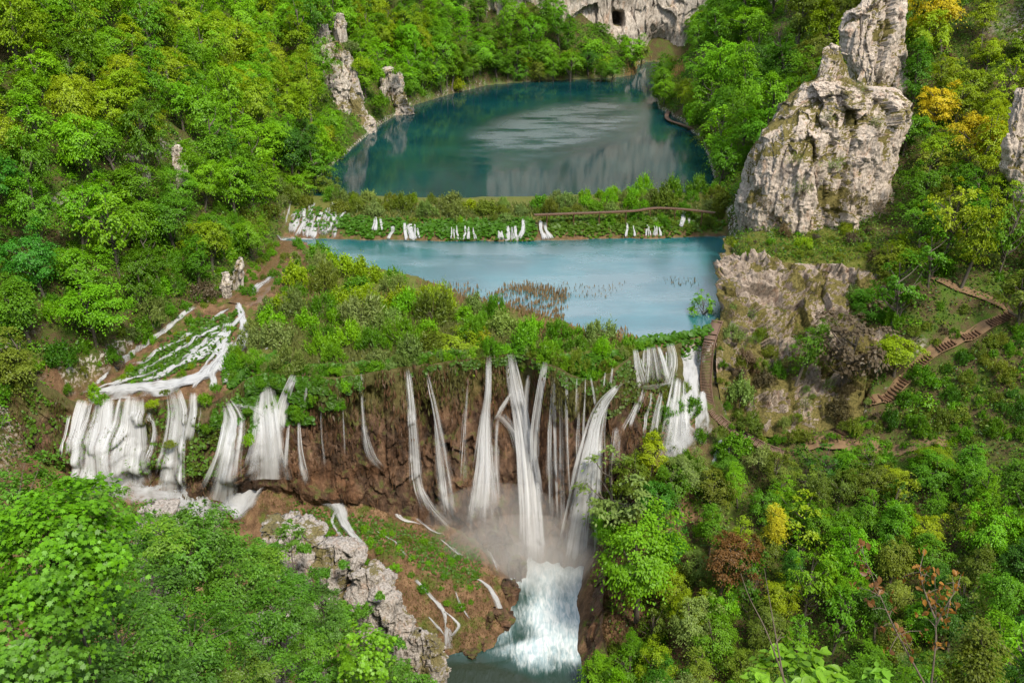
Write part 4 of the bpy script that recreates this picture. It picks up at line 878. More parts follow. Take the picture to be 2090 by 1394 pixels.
def trunk_mesh(rs, c, top, rad=.07, limbs=9, m=None, base=-.25):
    bag = Bag(); bend = rs.normal(0, .06, 2)
    zz = np.linspace(base, top, 7); P = np.stack([bend[0] * zz ** 1.5 * np.sign(zz) if False else bend[0] * np.maximum(zz, 0) ** 1.5, bend[1] * np.maximum(zz, 0) ** 1.5, zz], 1)
    V, F = tube(P, np.linspace(rad, rad * .25, 7), 7); bag.add(V, F)
    for q in c[rs.permutation(len(c))[:limbs]]:
        z0 = np.clip(q[2] - .45 - .25 * rs.random(), .15 * top, top * .9); b = np.array([np.interp(z0, zz, P[:, 0]), np.interp(z0, zz, P[:, 1]), z0])
        mid = (b + q) / 2 + [0, 0, -.05] + rs.normal(0, .05, 3)
        V, F = tube(resample([b, mid, q], 6), np.linspace(rad * .42, rad * .08, 6), 5); bag.add(V, F)
    return bag.mesh('trunk', [m or M_BARK], True)
def tree_kind(seed, style, clumps=52, n=3600, leaf='blade', size=.10, cr=.30, near=False, up=.65, limbs=9, rad=.07, base=-.25):
    rs = np.random.default_rng(seed)
    c, p, ck, off, tn = crown_points(rs, style, clumps, n, cr)
    mid = np.array([0, 0, c[:, 2].mean() - .3]); out = p - mid; out /= np.linalg.norm(out, axis=1)[:, None] + 1e-9
    if style == 'shrub':
        nrm = out * .5 + rs.normal(0, .6, (n, 3)); al = out * .8 + np.array([0, 0, .8]) + rs.normal(0, .35, (n, 3))
    else:
        nrm = np.array([0, 0, up]) + out * .6 + rs.normal(0, .32, (n, 3)); al = off + out * .3 * cr + rs.normal(0, .12, (n, 3)) + np.array([0, 0, -.12])
    V, F, tone = leaves(leaf, p, nrm, al, size * rs.uniform(.65, 1.25, n), tn)
    cm = mesh('crown', V, F, False, attrs={'tone': ('FACE', tone)}, mats=[M_NEARLEAF if near else M_LEAF])
    tm = trunk_mesh(rs, c, c[:, 2].max() * .86, rad, limbs, M_TWIG if style == 'shrub' else M_BARK, base)
    return cm, tm
KINDS = {
    'broad': [tree_kind(100 + k, s, n=8200, size=.070, clumps=64, cr=.29) for k, s in enumerate(['round', 'layered', 'round', 'layered', 'round', 'layered'])],
    'slim': [tree_kind(120 + k, 'tall', n=6800, clumps=58, size=.070) for k in range(4)],
    'open': [tree_kind(140 + k, 'open', n=1900, clumps=34, cr=.26, limbs=22, rad=.055) for k in range(3)],
    'shrub': [tree_kind(160 + k, 'shrub', n=2600, clumps=34, leaf='thin', size=.20, cr=.34, limbs=8, rad=.03) for k in range(4)],
    'bushy': [tree_kind(170 + k, 'shrub', n=2400, clumps=30, leaf='blade', size=.13, cr=.32, limbs=8, rad=.03) for k in range(3)],
    'bare': [tree_kind(180 + k, 'shrub', n=420, clumps=40, leaf='thin', size=.12, cr=.3, limbs=36, rad=.03) for k in range(2)],
}
PAL = {'yellow green': (.230, .345, .008), 'bright green': (.150, .345, .007), 'mid green': (.098, .245, .008), 'dark green': (.055, .155, .009), 'olive green': (.140, .200, .018), 'glowtinted': (.40, .37, .010),
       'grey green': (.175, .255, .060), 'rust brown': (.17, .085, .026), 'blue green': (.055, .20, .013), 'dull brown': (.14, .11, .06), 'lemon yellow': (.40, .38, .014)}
ITEMS = []
def plant(kind, name, p, r, h, colour, zone, cat='tree', noun='tree', group=None, variant=None, tilt=.11, label=None, word=None):
    """one tree or shrub: an Empty at its foot with a trunk and a crown"""
    r, h = float(r), float(h)
    if name == 'leafy_bush' and r < 1.0: name, cat, noun = 'leafy_plant', 'plant', 'leafy plant'
    vi = int(R_.integers(len(KINDS[kind]))) if variant is None else variant
    cm, tm = KINDS[kind][vi]
    if cat == 'tree': name = {'broad': ('maple_tree', 'beech_tree')[vi % 2], 'slim': 'hornbeam_tree', 'open': 'ash_tree'}[kind]
    root = put(name, None, cat=cat, group=group); root.location = p
    root.rotation_euler = (R_.normal(0, tilt), R_.normal(0, tilt), R_.uniform(0, 6.28)); root.scale = (r * R_.uniform(.82, 1.15), r * R_.uniform(.82, 1.15), h)
    col = np.array(PAL[colour]) * R_.uniform(.8, 1.22) * np.array([R_.uniform(.88, 1.14), 1, R_.uniform(.8, 1.2)])
    put('trunk' if cat == 'tree' else 'stem', tm, root); put('crown' if cat == 'tree' else 'foliage', cm, root, color=col)
    px, py, f = project(np.array(p) + [0, 0, h * (1.5 if cat == 'tree' else .6)])
    if word is None:
        a = h / r; word = ('tall' if a > 1.28 else 'low' if a < .95 else 'broad' if r * FPX / f > 62 else 'small')
    if label: root['label'] = label
    else: ITEMS.append((root, f'{word} {colour} {noun} {zone}', float(px), float(py)))
    return root
ORD = ['leftmost', 'second from left', 'third from left', 'fourth from left', 'fifth from left', 'sixth from left', 'seventh from left', 'eighth from left', 'ninth from left', 'tenth from left', 'eleventh from left', 'twelfth from left', 'thirteenth from left', 'fourteenth from left', 'fifteenth from left', 'sixteenth from left', 'seventeenth from left', 'eighteenth from left', 'nineteenth from left', 'twentieth from left']
def write_labels():
    by = {}
    for it in ITEMS: by.setdefault(it[1], []).append(it)
    for lab, its in by.items():
        its.sort(key=lambda q: q[2])
        for k, it in enumerate(its):
            it[0]['label'] = lab if len(its) == 1 else lab + ', ' + (ORD[min(k, 19)] if k < len(its) - 1 or k == 0 else 'rightmost')

def in_poly(px, py, poly):
    return bool(seg_dist(np.array([px]), np.array([py]), poly)[1][0])
KEEP = [   # what must stay in view: outline in the picture and its distance
    ([(1692, 80), (1850, -20), (1760, -20), (1725, 60)], 190), ([(1690, 88), (1730, 95), (1740, 180), (1865, 190), (1872, 300), (1850, 470), (1520, 470), (1530, 380), (1575, 260), (1650, 175)], 172), ([(1735, 20), (1850, 0), (1850, 185), (1760, 185)], 190),
    ([(690, 100), (712, 140), (748, 250), (736, 270), (700, 265), (680, 150)], 280), ([(805, 150), (830, 215), (825, 235), (802, 220)], 300), ([(352, 300), (368, 300), (368, 335), (352, 335)], 175),
    ([(1140, -10), (1420, -10), (1400, 110), (1300, 125), (1180, 90)], 430), ([(1520, 480), (1760, 470), (1740, 560), (1640, 540), (1490, 520), (1478, 490)], 165), ([(1470, 490), (1640, 540), (1600, 700), (1520, 860), (1460, 700)], 160),
    ([(1690, 900), (1850, 745), (2060, 615), (2085, 645), (1900, 745), (1740, 890)], 150), ([(1880, 555), (2000, 590), (2060, 625), (1990, 620), (1900, 580)], 152), ([(1780, 895), (1900, 895), (1890, 955), (1790, 945)], 125),
    ([(640, 30), (705, 30), (700, 110), (645, 110)], 292), ([(1430, 640), (1500, 640), (1500, 880), (1580, 910), (1560, 930), (1430, 860)], 140), ([(690, 170), (1330, 170), (1420, 300), (1420, 370), (700, 370), (690, 290)], 600), ([(560, 410), (720, 410), (700, 490), (500, 560), (500, 620), (130, 900), (90, 860), (400, 620), (520, 500)], 200),
    ([(1340, 235), (1370, 228), (1440, 262), (1430, 280)], 300), ([(1572, -10), (1602, -10), (1592, 90), (1574, 90)], 335), ([(2070, 190), (2095, 190), (2095, 400), (2066, 400)], 150), ([(1895, 480), (1970, 438), (1970, 425), (1890, 465)], 160), ([(1925, 90), (1960, 130), (1940, 135)], 215)]
def hides(p, r, h, frac=.55):
    """would a crown here stand in front of something that has to be seen"""
    top = np.array(p) + [0, 0, h * 1.5]; px, py, f = project(top); q = r * FPX / f * frac
    for poly, dist in KEEP:
        if f < dist - 1:
            if dist == 600 and not in_poly(px, py + q * .3, poly): continue
            for a, b in ((0, 0), (q, 0), (-q, 0), (0, q), (0, -q)):
                if in_poly(px + a, py + b, poly): return True
    return False
def poisson(x0, x1, y0, y1, space, ok, tries, seed):
    rs = np.random.default_rng(seed); pts = np.zeros((0, 2)); X_ = rs.uniform(x0, x1, tries); Y_ = rs.uniform(y0, y1, tries)
    Zg = ground(X_, Y_); px, py, f = project(np.stack([X_, Y_, Zg + 5], 1)); s_ = space(X_, Y_)
    good = (px > -230) & (px < 2330) & (py > -120) & (py < 1500) & ok(X_, Y_)
    out = []
    for k in np.nonzero(good)[0]:
        if len(out):
            A = np.array(out)
            if (np.hypot(A[:, 0] - X_[k], A[:, 1] - Y_[k]) < .5 * (A[:, 3] + s_[k])).any(): continue
        out.append((X_[k], Y_[k], Zg[k], s_[k]))
    return out
def side(x, y):
    d, ins = seg_dist(x, y, VALLEY); return np.where(ins, -d, d)
def pick(opts):
    w = np.array([o[1] for o in opts], float); return opts[int(R_.choice(len(opts), p=w / w.sum()))][0]

# ------------------------------------------------------------------ the wooded slopes
def zone_left(px, py):
    row = 'at top of' if py < 110 else 'high on' if py < 250 else 'midway up' if py < 400 else 'low on' if py < 560 else 'at foot of'
    col = 'far left' if px < 190 else 'left of centre' if px < 400 else 'near lakeside crag'
    return f'{row} left slope, {col}'
hidden = 0
for x, y, z, s in poisson(-150, 0, 96, 345, lambda x, y: 5.0 + np.clip((y - 150) / 200, 0, 1) * 2.0, lambda x, y: (side(x, y) > .8) & (x < 5) & (y > 96 - x * .1), 16000, 1):
    if x > -36 and y < 250: continue
    r = s * R_.uniform(.78, 1.12); h = r * R_.uniform(.85, 1.45)
    if hides((x, y, z), r, h): continue
    px, py, f = project(np.array([x, y, z + 1.4 * h]))
    if px < -200 or py < -60: continue
    if y > 250 and x > -55: zone = 'above the upper lake left shore' if py > 90 else 'at the top edge, upper lake left'
    else: zone = zone_left(px, py)
    if py < 260: col = pick([('yellow green', 4), ('bright green', 6), ('mid green', 1.5)])
    elif px < 150: col = pick([('mid green', 3), ('dark green', 2), ('blue green', 2), ('olive green', 2), ('bright green', 2)])
    else: col = pick([('bright green', 5), ('mid green', 4), ('yellow green', 1), ('dark green', 1.5)])
    if f < 118: col = pick([('blue green', 2), ('bright green', 2), ('mid green', 1)])
    k = pick([('broad', 6), ('slim', 2.5), ('open', .5)])
    plant(k, 'slender_tree' if k == 'slim' else 'broadleaf_tree', (x, y, z - .3), r, h * (.8 if k == 'slim' else 1), col, zone, group='trees on the left slope')
for x, y, z, s in poisson(-60, 130, 330, 520, lambda x, y: 6.6 + 0 * x, lambda x, y: (side(x, y) > .8), 8000, 2):
    r = s * R_.uniform(.72, 1.0); h = r * R_.uniform(.85, 1.35)
    if hides((x, y, z), r, h, .4): continue
    px, py, f = project(np.array([x, y, z + 1.4 * h]))
    if py < -60: continue
    zone = 'behind the upper lake' if px < 1150 else 'beside the cave cliff' if px < 1420 else 'far up the right slope'
    col = pick([('bright green', 4), ('mid green', 5), ('olive green', 1.5), ('dark green', 1.5)])
    plant(pick([('broad', 6), ('slim', 3)]), 'broadleaf_tree', (x, y, z - .3), r, h, col, zone, group='trees beyond the upper lake')
for x, y, z, s in poisson(36, 150, 125, 335, lambda x, y: np.where(y > 195, 6.4 + np.clip((y - 195) / 100, 0, 1) * 1.5, 5.0), lambda x, y: (side(x, y) > .6) & ((y > 196) | (x > 60)), 7000, 3):
    r = s * R_.uniform(.74, 1.02); h = r * R_.uniform(.9, 1.4)
    if hides((x, y, z), r, h): continue
    px, py, f = project(np.array([x, y, z + 1.4 * h]))
    if px > 2300 or py < -70: continue
    if px < 1620: zone, col = ('on the upper lake right shore' if py > 170 else 'high above the right shore'), pick([('mid green', 5), ('bright green', 3), ('dark green', 1.5)])
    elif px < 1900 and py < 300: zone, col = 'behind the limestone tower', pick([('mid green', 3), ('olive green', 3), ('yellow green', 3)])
    elif py < 330: zone, col = ('in the golden wood, top right' if py < 180 else 'below the golden wood, far right'), pick([('glowtinted', 1.5 if px > 1850 else .5), ('yellow green', 6), ('lemon yellow', .8)])  # warm glow of the top right corner, put into the leaf colours
    elif py < 560: zone, col = 'right of the tower above the stairs', pick([('olive green', 4), ('mid green', 3), ('yellow green', 2)])
    else: zone, col = 'beside the long stairs', pick([('olive green', 3), ('mid green', 4), ('yellow green', 1)])
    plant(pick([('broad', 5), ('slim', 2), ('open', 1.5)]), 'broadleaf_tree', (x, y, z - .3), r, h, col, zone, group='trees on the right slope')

# ------------------------------------------------------------------ the wood at the lower right
def right_bound(py): return float(np.interp(py, [900, 960, 1040, 1090, 1110, 1150, 1290, 1330, 1400], [1300, 1190, 1165, 1170, 1200, 1200, 1275, 1190, 1175]))
for x, y, z, s in poisson(10, 105, 52, 126, lambda x, y: 3.5 + 0 * x, lambda x, y: (side(x, y) > -200), 12000, 4):
    r = s * R_.uniform(.72, 1.08); h = r * R_.uniform(.95, 1.5)
    px, py, f = project(np.array([x, y, z + 1.5 * h])); q = r * FPX / f
    if py < 905 or px > 2190 or py > 1520: continue
    if px - q * .8 < right_bound(py) or px - q * .8 < right_bound(py + q * .6): continue
    if py - 1.0 * h * FPX / f < 890 and px > 1440: h = r * .95
    if hides((x, y, z), r, h, .9): continue
    row = 'below the boardwalk' if py < 1010 else 'mid lower right wood' if py < 1200 else 'bottom of lower right wood'
    c_ = 'near the pool' if px < 1450 else 'toward the right edge' if px > 1850 else 'halfway across'
    col = pick([('bright green', 3), ('mid green', 4), ('olive green', 3.5), ('yellow green', 1.5), ('dark green', 2), ('blue green', .6 if px > 1700 else .2), ('grey green', 2 if px < 1500 else .6)])
    k = pick([('broad', 4), ('slim', 2.5), ('open', 2)])
    plant(k, 'slender_tree' if k == 'slim' else 'broadleaf_tree', (x, y, z - .4), r, h * (.85 if k == 'slim' else 1), col, f'{row}, {c_}', group='trees of the lower right wood')
def tree_at(px, py, Y, rpx, kind, colour, label, name='broadleaf_tree', asp=1.1, cat='tree', variant=None):
    """a tree whose crown centre is seen at a picture point"""
    p = at(px, py, Y=Y); f = project(p)[2]; r = rpx * f / FPX; h = r * asp; mid = 1.55 if cat == 'tree' else .55
    g_ = float(ground(p[0], p[1])); base = p[2] - mid * h
    return plant(kind, name, (p[0], p[1], base), r, h, colour, '', cat=cat, label=label, variant=variant)
tree_at(1480, 1135, 96, 62, 'broad', 'rust brown', 'rust brown tree standing out in the lower right wood')
tree_at(1592, 1080, 100, 40, 'slim', 'lemon yellow', 'small lemon yellow tree right of the rust brown one', 'slender_tree')
tree_at(1640, 1060, 103, 60, 'open', 'yellow green', 'loose yellow green tree beside the lemon yellow one')
tree_at(1310, 1110, 97, 105, 'broad', 'bright green', 'big bright green tree leaning over the waterfall pool')
tree_at(1255, 1000, 108, 85, 'open', 'grey green', 'pale grey green tree in front of the arching fall')
tree_at(1735, 680, 128, 85, 'open', 'dull brown', 'brown twiggy tree in front of the rock wall, left of the stairs')
tree_at(1640, 700, 127, 50, 'slim', 'mid green', 'upright green tree growing against the lower rock wall', 'slender_tree')
tree_at(1835, 520, 145, 62, 'broad', 'yellow green', 'bright yellow green tree at the right end of the grassy ledge')
tree_at(1436, 620, 141, 42, 'open', 'bright green', 'pale green tree leaning out over the lake from the rock wall')
tree_at(930, 690, 127, 62, 'broad', 'yellow green', 'tallest yellow green tree among the island shrubs', asp=1.0)
tree_at(985, 680, 127, 22, 'broad', 'lemon yellow', 'little tree with lemon yellow leaves on the island', asp=.9)

# ------------------------------------------------------------------ shrubs on the barrier, the island and the ledges
def shrubs(poly, n, rr, cols, zone, seed, kinds=(('shrub', 3), ('bushy', 2)), gap=.75, group='shrubs of the island', asp=(.9, 1.4), fwd=0.0):
    rs = np.random.default_rng(seed); P = np.array(poly, float); got = []
    lo, hi = P.min(0), P.max(0); tries = 0
    while len(got) < n and tries < n * 40:
        tries += 1; a, b = rs.uniform(lo[0], hi[0]), rs.uniform(lo[1], hi[1])
        if not in_poly(a, b, poly): continue
        p = hit(a, b) - ray(a, b) * fwd; r = rs.uniform(*rr)
        if any(math.hypot(p[0] - q[0], p[1] - q[1]) < gap * (r + q[3]) for q in got): continue
        if LAKE and seg_dist(np.array([p[0]]), np.array([p[1]]), LAKE)[1][0]: continue
        got.append((*p, r)); k = pick(kinds); nm, nn = {'shrub': ('willow_shrub', 'shrub'), 'bushy': ('leafy_bush', 'bush'), 'bare': ('twiggy_shrub', 'bare shrub')}[k]
        plant(k, nm, (p[0], p[1], p[2] - .15), r, r * rs.uniform(*asp), pick(cols), zone, cat=nn.split()[-1], noun=nn, group=group)
WIL = [('grey green', 4), ('olive green', 1.5), ('mid green', 3), ('yellow green', 2)]
shrubs([(690, 440), (840, 440), (1060, 452), (1080, 425), (900, 418), (700, 405)], 34, (1.3, 3.8), [('olive green', 3), ('yellow green', 2), ('grey green', 4)], 'on the lake barrier, left half', 21, group='shrubs of the barrier')
shrubs([(1080, 440), (1480, 425), (1480, 395), (1300, 395), (1080, 415)], 36, (1.3, 3.6), [('bright green', 2), ('olive green', 2), ('mid green', 2), ('grey green', 3)], 'on the lake barrier, right half', 22, group='shrubs of the barrier')
shrubs([(1240, 470), (1480, 465), (1480, 440), (1240, 445)], 22, (.7, 2.4), [('olive green', 3), ('mid green', 2), ('bright green', 1)], 'below the boardwalk on the barrier', 23, group='shrubs of the barrier')
shrubs([(590, 425), (690, 420), (680, 400), (620, 385), (580, 400)], 6, (1.82, 3.19), [('olive green', 2), ('mid green', 3), ('grey green', 2)], 'at the left end of the barrier', 24, group='shrubs of the barrier')
shrubs([(600, 560), (650, 520), (740, 560), (860, 590), (900, 640), (700, 640), (560, 640)], 26, (2.24, 4.21), WIL, 'on the island near the lake shore', 25)
shrubs([(500, 690), (560, 640), (760, 640), (760, 720), (600, 760), (500, 740)], 26, (2.10, 4.06), [('grey green', 3), ('mid green', 3), ('bright green', 2), ('olive green', 1)], 'on the island, left part above the falls', 26)
shrubs([(760, 640), (980, 630), (1060, 660), (1060, 730), (900, 760), (760, 740)], 28, (2.10, 3.92), [('grey green', 2), ('mid green', 3), ('bright green', 3), ('olive green', 1)], 'on the island, middle above the falls', 27)
shrubs([(1060, 680), (1190, 690), (1280, 700), (1290, 745), (1180, 770), (1060, 750)], 20, (1.54, 3.04), [('grey green', 2), ('mid green', 3), ('bright green', 3), ('olive green', 1)], 'on the island, right part above the falls', 28)
shrubs([(600, 800), (760, 740), (1000, 735), (1250, 770), (1240, 785), (1000, 760), (830, 770), (700, 815), (610, 830)], 32, (0.98, 2.17), [('bright green', 3), ('mid green', 3), ('grey green', 1)], 'hanging over the lip of the brown wall', 29, gap=.6)
shrubs([(250, 770), (400, 650), (470, 640), (480, 700), (380, 770), (260, 790)], 20, (.45, 1.1), [('yellow green', 2), ('mid green', 3), ('bright green', 3)], 'between braids of the left cascade', 30, gap=1.0, group='shrubs of the left cascade')
shrubs([(460, 780), (480, 735), (560, 740), (640, 800), (650, 850), (590, 860), (570, 760)], 18, (1.12, 2.17), [('bright green', 4), ('mid green', 2)], 'on the green corner above the fan fall', 31, gap=.6, group='shrubs of the left cascade')
shrubs([(1480, 490), (1780, 470), (1800, 560), (1640, 545), (1500, 530)], 22, (1.12, 2.75), [('olive green', 4), ('yellow green', 2), ('dull brown', 2)], 'on the ledge below the tower', 32, (('shrub', 2), ('bushy', 2), ('bare', 2)), .9, 'shrubs of the grassy ledge', (.6, 1.1))
shrubs([(1490, 640), (1620, 600), (1760, 600), (1800, 700), (1720, 850), (1580, 890), (1500, 820)], 44, (1.3, 3.2), [('olive green', 4), ('grey green', 3), ('mid green', 2), ('dull brown', 3)], 'against the rock wall below the ledge', 33, (('shrub', 3), ('bushy', 2), ('bare', 3)), .6, 'shrubs of the rock wall', (.8, 1.4), 3.2)
shrubs([(1270, 1060), (1440, 910), (1460, 1100), (1330, 1394), (1215, 1394), (1300, 1290)], 30, (1.0, 2.4), [('mid green', 3), ('olive green', 2), ('bright green', 2), ('dull brown', 1)], 'on the bank right of the pool', 47, (('shrub', 2), ('bushy', 3), ('bare', 1)), .7, 'shrubs of the pool bank')
shrubs([(1280, 830), (1390, 790), (1440, 880), (1500, 960), (1300, 950)], 14, (1.12, 2.61), [('bright green', 2), ('mid green', 3), ('olive green', 2)], 'around the right cascade', 34, gap=.7, group='shrubs near the boardwalk')
shrubs([(620, 1060), (860, 1100), (980, 1160), (960, 1260), (800, 1180), (620, 1110)], 48, (0.56, 1.38), [('bright green', 3), ('mid green', 3), ('olive green', 1)], 'on the brown slope left of pool', 35, (('bushy', 1),), .9, 'small plants of the tufa slope', (.6, 1.0))
shrubs([(160, 620), (380, 590), (470, 590), (400, 640), (200, 780), (150, 820)], 24, (1.68, 3.48), [('grey green', 3), ('olive green', 3), ('dull brown', 2), ('mid green', 2)], 'at left slope rocky foot', 36, (('shrub', 2), ('bare', 2), ('bushy', 2)), .8, 'shrubs at the foot of the left slope')
shrubs([(1880, 760), (2080, 680), (2090, 900), (1900, 900), (1780, 880)], 46, (.8, 2.9), [('olive green', 3), ('mid green', 3), ('dark green', 1)], 'below the long stairs at the right', 37, group='shrubs of the right slope')
shrubs([(1850, 480), (2090, 430), (2090, 600), (2020, 590), (1880, 550)], 30, (.8, 2.9), [('olive green', 3), ('mid green', 2), ('grey green', 1)], 'above the bend of the stairs at the right', 38, (('shrub', 2), ('bushy', 2), ('bare', 1)), .8, 'shrubs of the right slope')
shrubs([(1780, 600), (2000, 620), (2000, 660), (1860, 730), (1790, 700)], 24, (.8, 2.7), [('olive green', 3), ('mid green', 2), ('dull brown', 1)], 'just above the long stairs', 39, (('shrub', 2), ('bushy', 2), ('bare', 1)), .8, 'shrubs of the right slope')
for k, (a, b, rp) in enumerate([(1560, 410, 34), (1640, 380, 40), (1700, 330, 34), (1740, 400, 44), (1790, 250, 30), (1690, 240, 26), (1800, 420, 36), (1620, 320, 28), (1750, 180, 36), (1800, 150, 30)]):
    Yr = np.interp(b, [90, 180, 250, 330, 470], [172, 169, 165, 161.5, 159.5])
    tree_at(a, b, Yr - 1.6, rp, 'bare', ['dull brown', 'olive green', 'grey green'][k % 3], f'twiggy {["brown", "olive", "grey"][k % 3]} shrub clinging to the limestone tower, ' + ['by its left foot', 'in its lower left', 'in its centre', 'right of centre low down', 'at its right shoulder', 'under its pointed top', 'near its right foot', 'on its left edge', 'in the notch below the spire', 'beside the spire foot'][k], 'shrub', .9, 'shrub')

# bushes along the water's edge
def shore(P0, P1, n, rr, cols, zone, seed, kinds, out=(.5, 3.0)):
    rs = np.random.default_rng(seed); i0, i1 = VALLEY.index(P0), VALLEY.index(P1); E = np.array(VALLEY[i0:i1 + 1], float); L = np.r_[0, np.cumsum(np.hypot(*np.diff(E, axis=0).T))]
    for k in range(n):
        q = (k + rs.uniform(.2, .8)) / n * L[-1]; c0 = np.array([np.interp(q, L, E[:, j]) for j in (0, 1)]); c1 = np.array([np.interp(q + .5, L, E[:, j]) for j in (0, 1)]); c2 = np.array([np.interp(q - .5, L, E[:, j]) for j in (0, 1)])
        d = c1 - c2; nr = np.array([-d[1], d[0]]) / (np.hypot(*d) + 1e-9); x, y = c0 + nr * rs.uniform(*out); r = rs.uniform(*rr); z = float(ground(x, y)); k_ = pick(kinds)
        if hides((x, y, z), r, r, .5): continue
        if k_ in ('broad', 'slim', 'open'): plant(k_, '', (x, y, z - .3), r, r * rs.uniform(.9, 1.3), pick(cols), zone, group='trees on the lake shores')
        else: nm, nn = {'shrub': ('willow_shrub', 'shrub'), 'bushy': ('leafy_bush', 'bush')}[k_]; plant(k_, nm, (x, y, z - .3), r, r * rs.uniform(.9, 1.3), pick(cols), zone, cat=nn, noun=nn, group='shrubs on the lake shores')
GR = [('bright green', 4), ('mid green', 4), ('olive green', 1.5), ('yellow green', 1)]
shore((-48, 212), (-35, 312), 22, (2.4, 4.0), GR, 'at the upper lake left shore', 41, (('bushy', 2), ('broad', 3), ('shrub', 1)), (.3, 4))
shore((-35, 312), (42, 376), 22, (3.4, 5.4), GR, 'on the far shore of upper lake', 42, (('bushy', 1), ('broad', 4), ('slim', 1)), (.3, 4))
shore((-35, 312), (42, 376), 14, (3.4, 5.6), GR, 'behind the far shore of upper lake', 43, (('broad', 3), ('slim', 1)), (6, 12))
shore((62, 375), (50, 217), 24, (2.6, 4.6), GR, 'overhanging the upper lake right shore', 44, (('bushy', 1), ('broad', 4)), (.4, 4))
shore((-50, 160), (-48, 212), 14, (1.8, 3.2), [('mid green', 3), ('olive green', 2), ('grey green', 2)], 'by the brown stream, left slope foot', 45, (('bushy', 2), ('shrub', 2)), (1.0, 4))
for a, b, rp, col in [(1130, 130, 26, 'mid green'), (1165, 118, 30, 'bright green'), (1205, 105, 38, 'bright green'), (1250, 128, 26, 'mid green'), (1290, 92, 32, 'bright green'), (1225, 140, 22, 'mid green'), (1100, 142, 22, 'olive green'), (1060, 140, 26, 'mid green'), (1310, 100, 20, 'olive green')]:
    tree_at(a, b, 366 if b > 115 else 386, rp, 'broad', col, f'{col} tree at the foot of the cave cliff, ' + {1130: 'third from left', 1165: 'fourth from left', 1205: 'largest of all', 1250: 'low one right of the largest', 1290: 'under the cave mouth', 1225: 'low one before the largest', 1100: 'second from left', 1060: 'leftmost', 1310: 'rightmost, small'}[a])
# bushes along the lip of the wall
_rs = np.random.default_rng(46)
for k, x in enumerate(np.arange(-37, 22, 1.0)):
    for q in range(2):
        xx = x + _rs.uniform(-.5, .5); y = lip_y(xx) + (.6 + _rs.uniform(-.6, .5) if q == 0 else -.5); z = float(ground(xx, lip_y(xx) + 1.5)) - (.1 if q == 0 else _rs.uniform(.8, 2.2))
        if any(abs(xx - fx) < .35 for fx in (-22.4, -15.5, -12.6, -3.4, -.3, .3, 5, 8.6)) or (q and _rs.random() < .35): continue
        r = _rs.uniform(.7, 1.5); k_ = 'bushy' if _rs.random() < .6 else 'shrub'; nm, nn = {'shrub': ('willow_shrub', 'shrub'), 'bushy': ('leafy_bush', 'bush')}[k_]
        plant(k_, nm, (xx, y, z - .3), r, r * _rs.uniform(.8, 1.2), pick([('bright green', 3), ('mid green', 3), ('grey green', 2), ('olive green', 2)]), 'on the lip of the brown wall', cat=nn, noun=nn, group='bushes along the lip of the brown wall')

for a, b, Y, rp, k_, col, lab in [(655, 190, 264, 26, 'bushy', 'grey green', 'grey green bush at the left flank of the lakeside crag'), (662, 250, 262, 24, 'bushy', 'mid green', 'green bush at the left foot of the lakeside crag'), (770, 150, 284, 24, 'bushy', 'bright green', 'bright bush between the two lakeside crags, upper'), (778, 205, 282, 28, 'bushy', 'mid green', 'green bush between the two lakeside crags, lower'),
                              (735, 130, 274, 22, 'bushy', 'yellow green', 'yellow green bush right of the lakeside crag top'), (712, 92, 276, 20, 'bushy', 'grey green', 'small bush over the lakeside crag top'), (845, 180, 294, 24, 'bushy', 'mid green', 'bush right of the smaller lakeside crag'), (815, 140, 296, 18, 'bushy', 'bright green', 'bush on top of the smaller lakeside crag'), (340, 350, 165, 26, 'bushy', 'mid green', 'bush left below the pale mid slope rock'), (385, 320, 166, 26, 'bushy', 'bright green', 'bush right of the pale mid slope rock'),
                              (1500, 905, 116, 40, 'bushy', 'mid green', 'bush before the lower boardwalk bend'), (1550, 930, 114, 36, 'shrub', 'grey green', 'grey shrub hiding the boardwalk end'), (1470, 880, 118, 20, 'bushy', 'olive green', 'small olive bush at the boardwalk bend'), (1530, 860, 121, 34, 'shrub', 'olive green', 'olive shrub above the lower boardwalk')]:
    tree_at(a, b, Y, rp, k_, col, lab, 'leafy_bush' if k_ == 'bushy' else 'willow_shrub', .9, 'bush' if k_ == 'bushy' else 'shrub')

shrubs([(1490, 482), (1780, 470), (1795, 532), (1640, 530), (1500, 516)], 30, (.35, 1.1), [('olive green', 4), ('yellow green', 2), ('bright green', 2), ('dull brown', 2)], 'on the ledge below the tower', 48, (('shrub', 2), ('bushy', 2), ('bare', 1)), 1.0, 'shrubs of the grassy ledge', (.6, 1.1), 1.0)

shrubs([(0, 560), (200, 500), (480, 420), (530, 470), (480, 560), (400, 600), (150, 800), (0, 840)], 80, (1.2, 2.8), [('mid green', 4), ('bright green', 3), ('olive green', 2), ('dark green', 2)], 'low on the left slope', 49, (('bushy', 4), ('shrub', 2), ('bare', .5)), .75, 'shrubs at the foot of the left slope')
tree_at(640, 325, 206, 44, 'broad', 'mid green', 'round green tree leaning over the upper lake left corner', asp=.95)
tree_at(612, 370, 198, 40, 'broad', 'bright green', 'bright tree above the left end of the lake barrier', asp=.95)
tree_at(668, 372, 202, 30, 'broad', 'olive green', 'small olive tree at the upper lake left corner', asp=.95)

